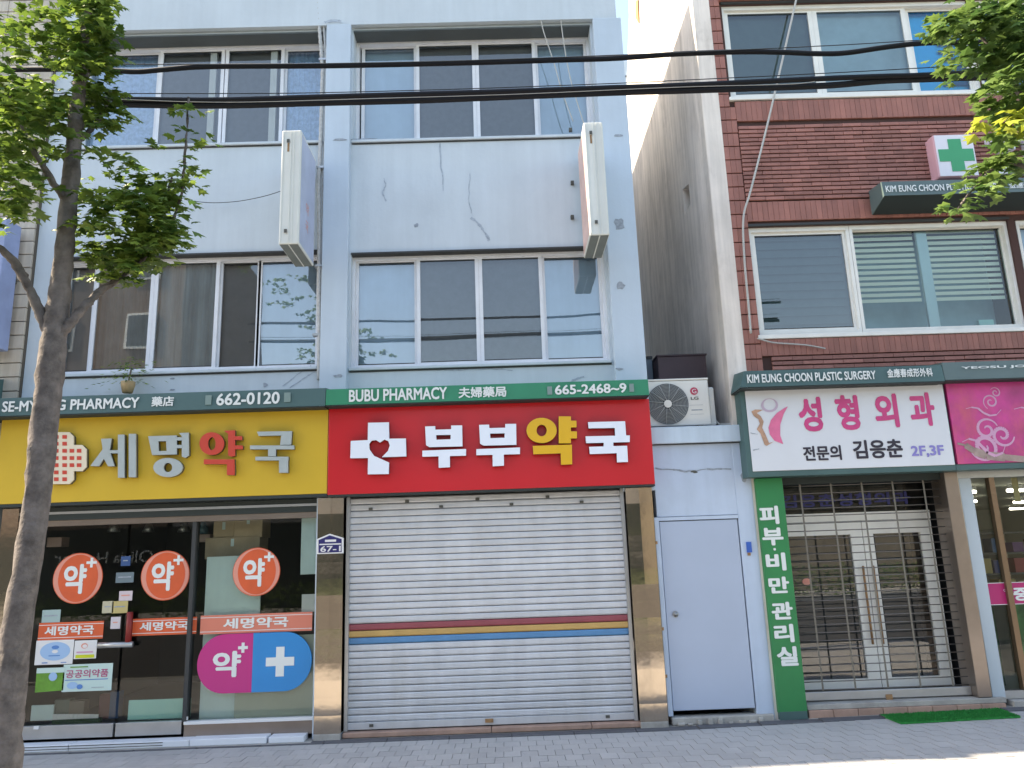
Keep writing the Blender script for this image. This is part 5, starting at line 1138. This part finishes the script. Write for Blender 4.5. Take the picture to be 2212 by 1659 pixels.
def sprays(b, blobs, leaf, rn):
    for (cx, cy, rx, ry, Y, dy, cnt, per) in blobs:
        for _ in range(max(1, int(cnt * .48))):
            while True:
                u_, v_ = rn.uniform(-1, 1), rn.uniform(-1, 1)
                if u_ * u_ + v_ * v_ < 1: break
            x, y = cx + u_ * rx, cy + v_ * ry; Yd = Y + rn.uniform(-dy, dy); X, Z = AT(x, y, Yd); a0 = rn.uniform(0, 2 * PI); R0 = rn.uniform(.06, .15)
            for k in range(per):
                a = a0 + rn.uniform(-1.5, 1.5); r = R0 * rn.uniform(.1, 1.1); dr_ = (math.cos(a), math.sin(a), rn.uniform(-.5, .1))
                leafgeo(b, (X + r * math.cos(a), Yd + r * math.sin(a), Z + rn.uniform(-.025, .025) - r * .15), leaf * rn.uniform(.6, 1.15), (rn.uniform(-.5, .5), rn.uniform(-.75, .35), 1), dr_)
b = MB()
sprays(b, [(195, 45, 48, 70, TY_, .3, 80, 12), (160, 105, 62, 45, TY_, .3, 62, 11), (205, 120, 36, 30, TY_, .2, 24, 10), (110, 20, 40, 40, TY_, .4, 14, 9), (40, 215, 60, 55, TY_ - .2, .4, 80, 11), (22, 90, 38, 60, TY_, .4, 26, 9), (115, 235, 62, 32, TY_, .3, 46, 10), (222, 225, 28, 46, TY_ + .1, .15, 38, 10), (205, 190, 22, 20, TY_ + .1, .12, 9, 9),
           (100, 310, 66, 28, TY_, .35, 26, 9), (18, 330, 32, 60, TY_ - .2, .3, 46, 10), (28, 430, 34, 60, TY_ - .2, .3, 40, 10), (190, 350, 40, 36, TY_ + .1, .25, 10, 8), (190, 440, 28, 55, TY_ + .1, .25, 22, 8),
           (215, 500, 45, 55, TY_ + .15, .25, 36, 9), (255, 440, 42, 45, TY_ + .15, .25, 22, 9), (325, 455, 66, 55, TY_ + .2, .28, 84, 10), (290, 540, 62, 36, TY_ + .2, .22, 66, 10), (262, 585, 45, 20, TY_ + .15, .18, 22, 9), (352, 505, 42, 32, TY_ + .22, .2, 40, 10), (385, 400, 20, 50, TY_ + .22, .12, 22, 8), (405, 270, 10, 50, TY_ + .2, .04, 9, 7), (275, 350, 30, 26, TY_ + .2, .15, 9, 7), (325, 360, 16, 52, TY_ + .2, .15, 13, 8), (385, 320, 12, 40, TY_ + .2, .1, 8, 7),
           (-60, 250, 50, 300, TY_ - .2, .5, 60, 9), (80, -150, 220, 120, TY_, .8, 120, 9)], .078, rnd)
o = b.build('crown', m_leaf, tr); tintify(o, 13)
tr2 = thing('street_tree', 'second street tree whose green branches hang in at the upper right corner', 'tree', (3.95, -3.9, PZ))
limb('trunk', tr2, [(2480, 2000, TY_), (2420, 1500, TY_), (2370, 1000, TY_), (2330, 500, TY_), (2310, 200, TY_), (2300, -150, TY_)], [.13, .11, .095, .08, .06, .04])
limb('branch', tr2, [(2325, 420, TY_), (2260, 300, TY_), (2190, 180, TY_), (2120, 80, TY_), (2060, 20, TY_)], [.035, .025, .016, .01, .005], seg=8)
limb('branch', tr2, [(2325, 480, TY_), (2240, 380, TY_), (2170, 350, TY_), (2110, 400, TY_), (2070, 450, TY_)], [.03, .018, .012, .008, .004], seg=8)
b = MB()
sprays(b, [(2140, 35, 70, 40, TY_, .3, 70, 9), (2065, 60, 55, 24, TY_, .2, 34, 8), (2195, 110, 50, 80, TY_, .35, 90, 10), (2110, 115, 50, 28, TY_, .2, 30, 8), (2170, 205, 40, 36, TY_, .3, 40, 9), (2205, 260, 26, 50, TY_, .3, 30, 9), (2182, 335, 24, 36, TY_, .2, 26, 8), (2140, 380, 26, 22, TY_, .1, 16, 7), (2100, 415, 22, 16, TY_, .08, 10, 6), (2070, 448, 18, 12, TY_, .06, 8, 6), (2290, 150, 60, 280, TY_, .5, 110, 9), (2200, -120, 200, 100, TY_, .6, 90, 9)], .088, rnd)
o = b.build('crown', m_leafd, tr2); tintify(o, 13)
b = MB(); sprays(b, [(2140, 250, 55, 18, TY_ - .3, .1, 9, 6), (2190, 262, 30, 22, TY_ - .3, .1, 8, 6), (2200, 232, 20, 10, TY_ - .3, .1, 4, 6)], .105, rnd)
o = b.build('yellow_leaves', m_leafy, tr2); tintify(o, 13)
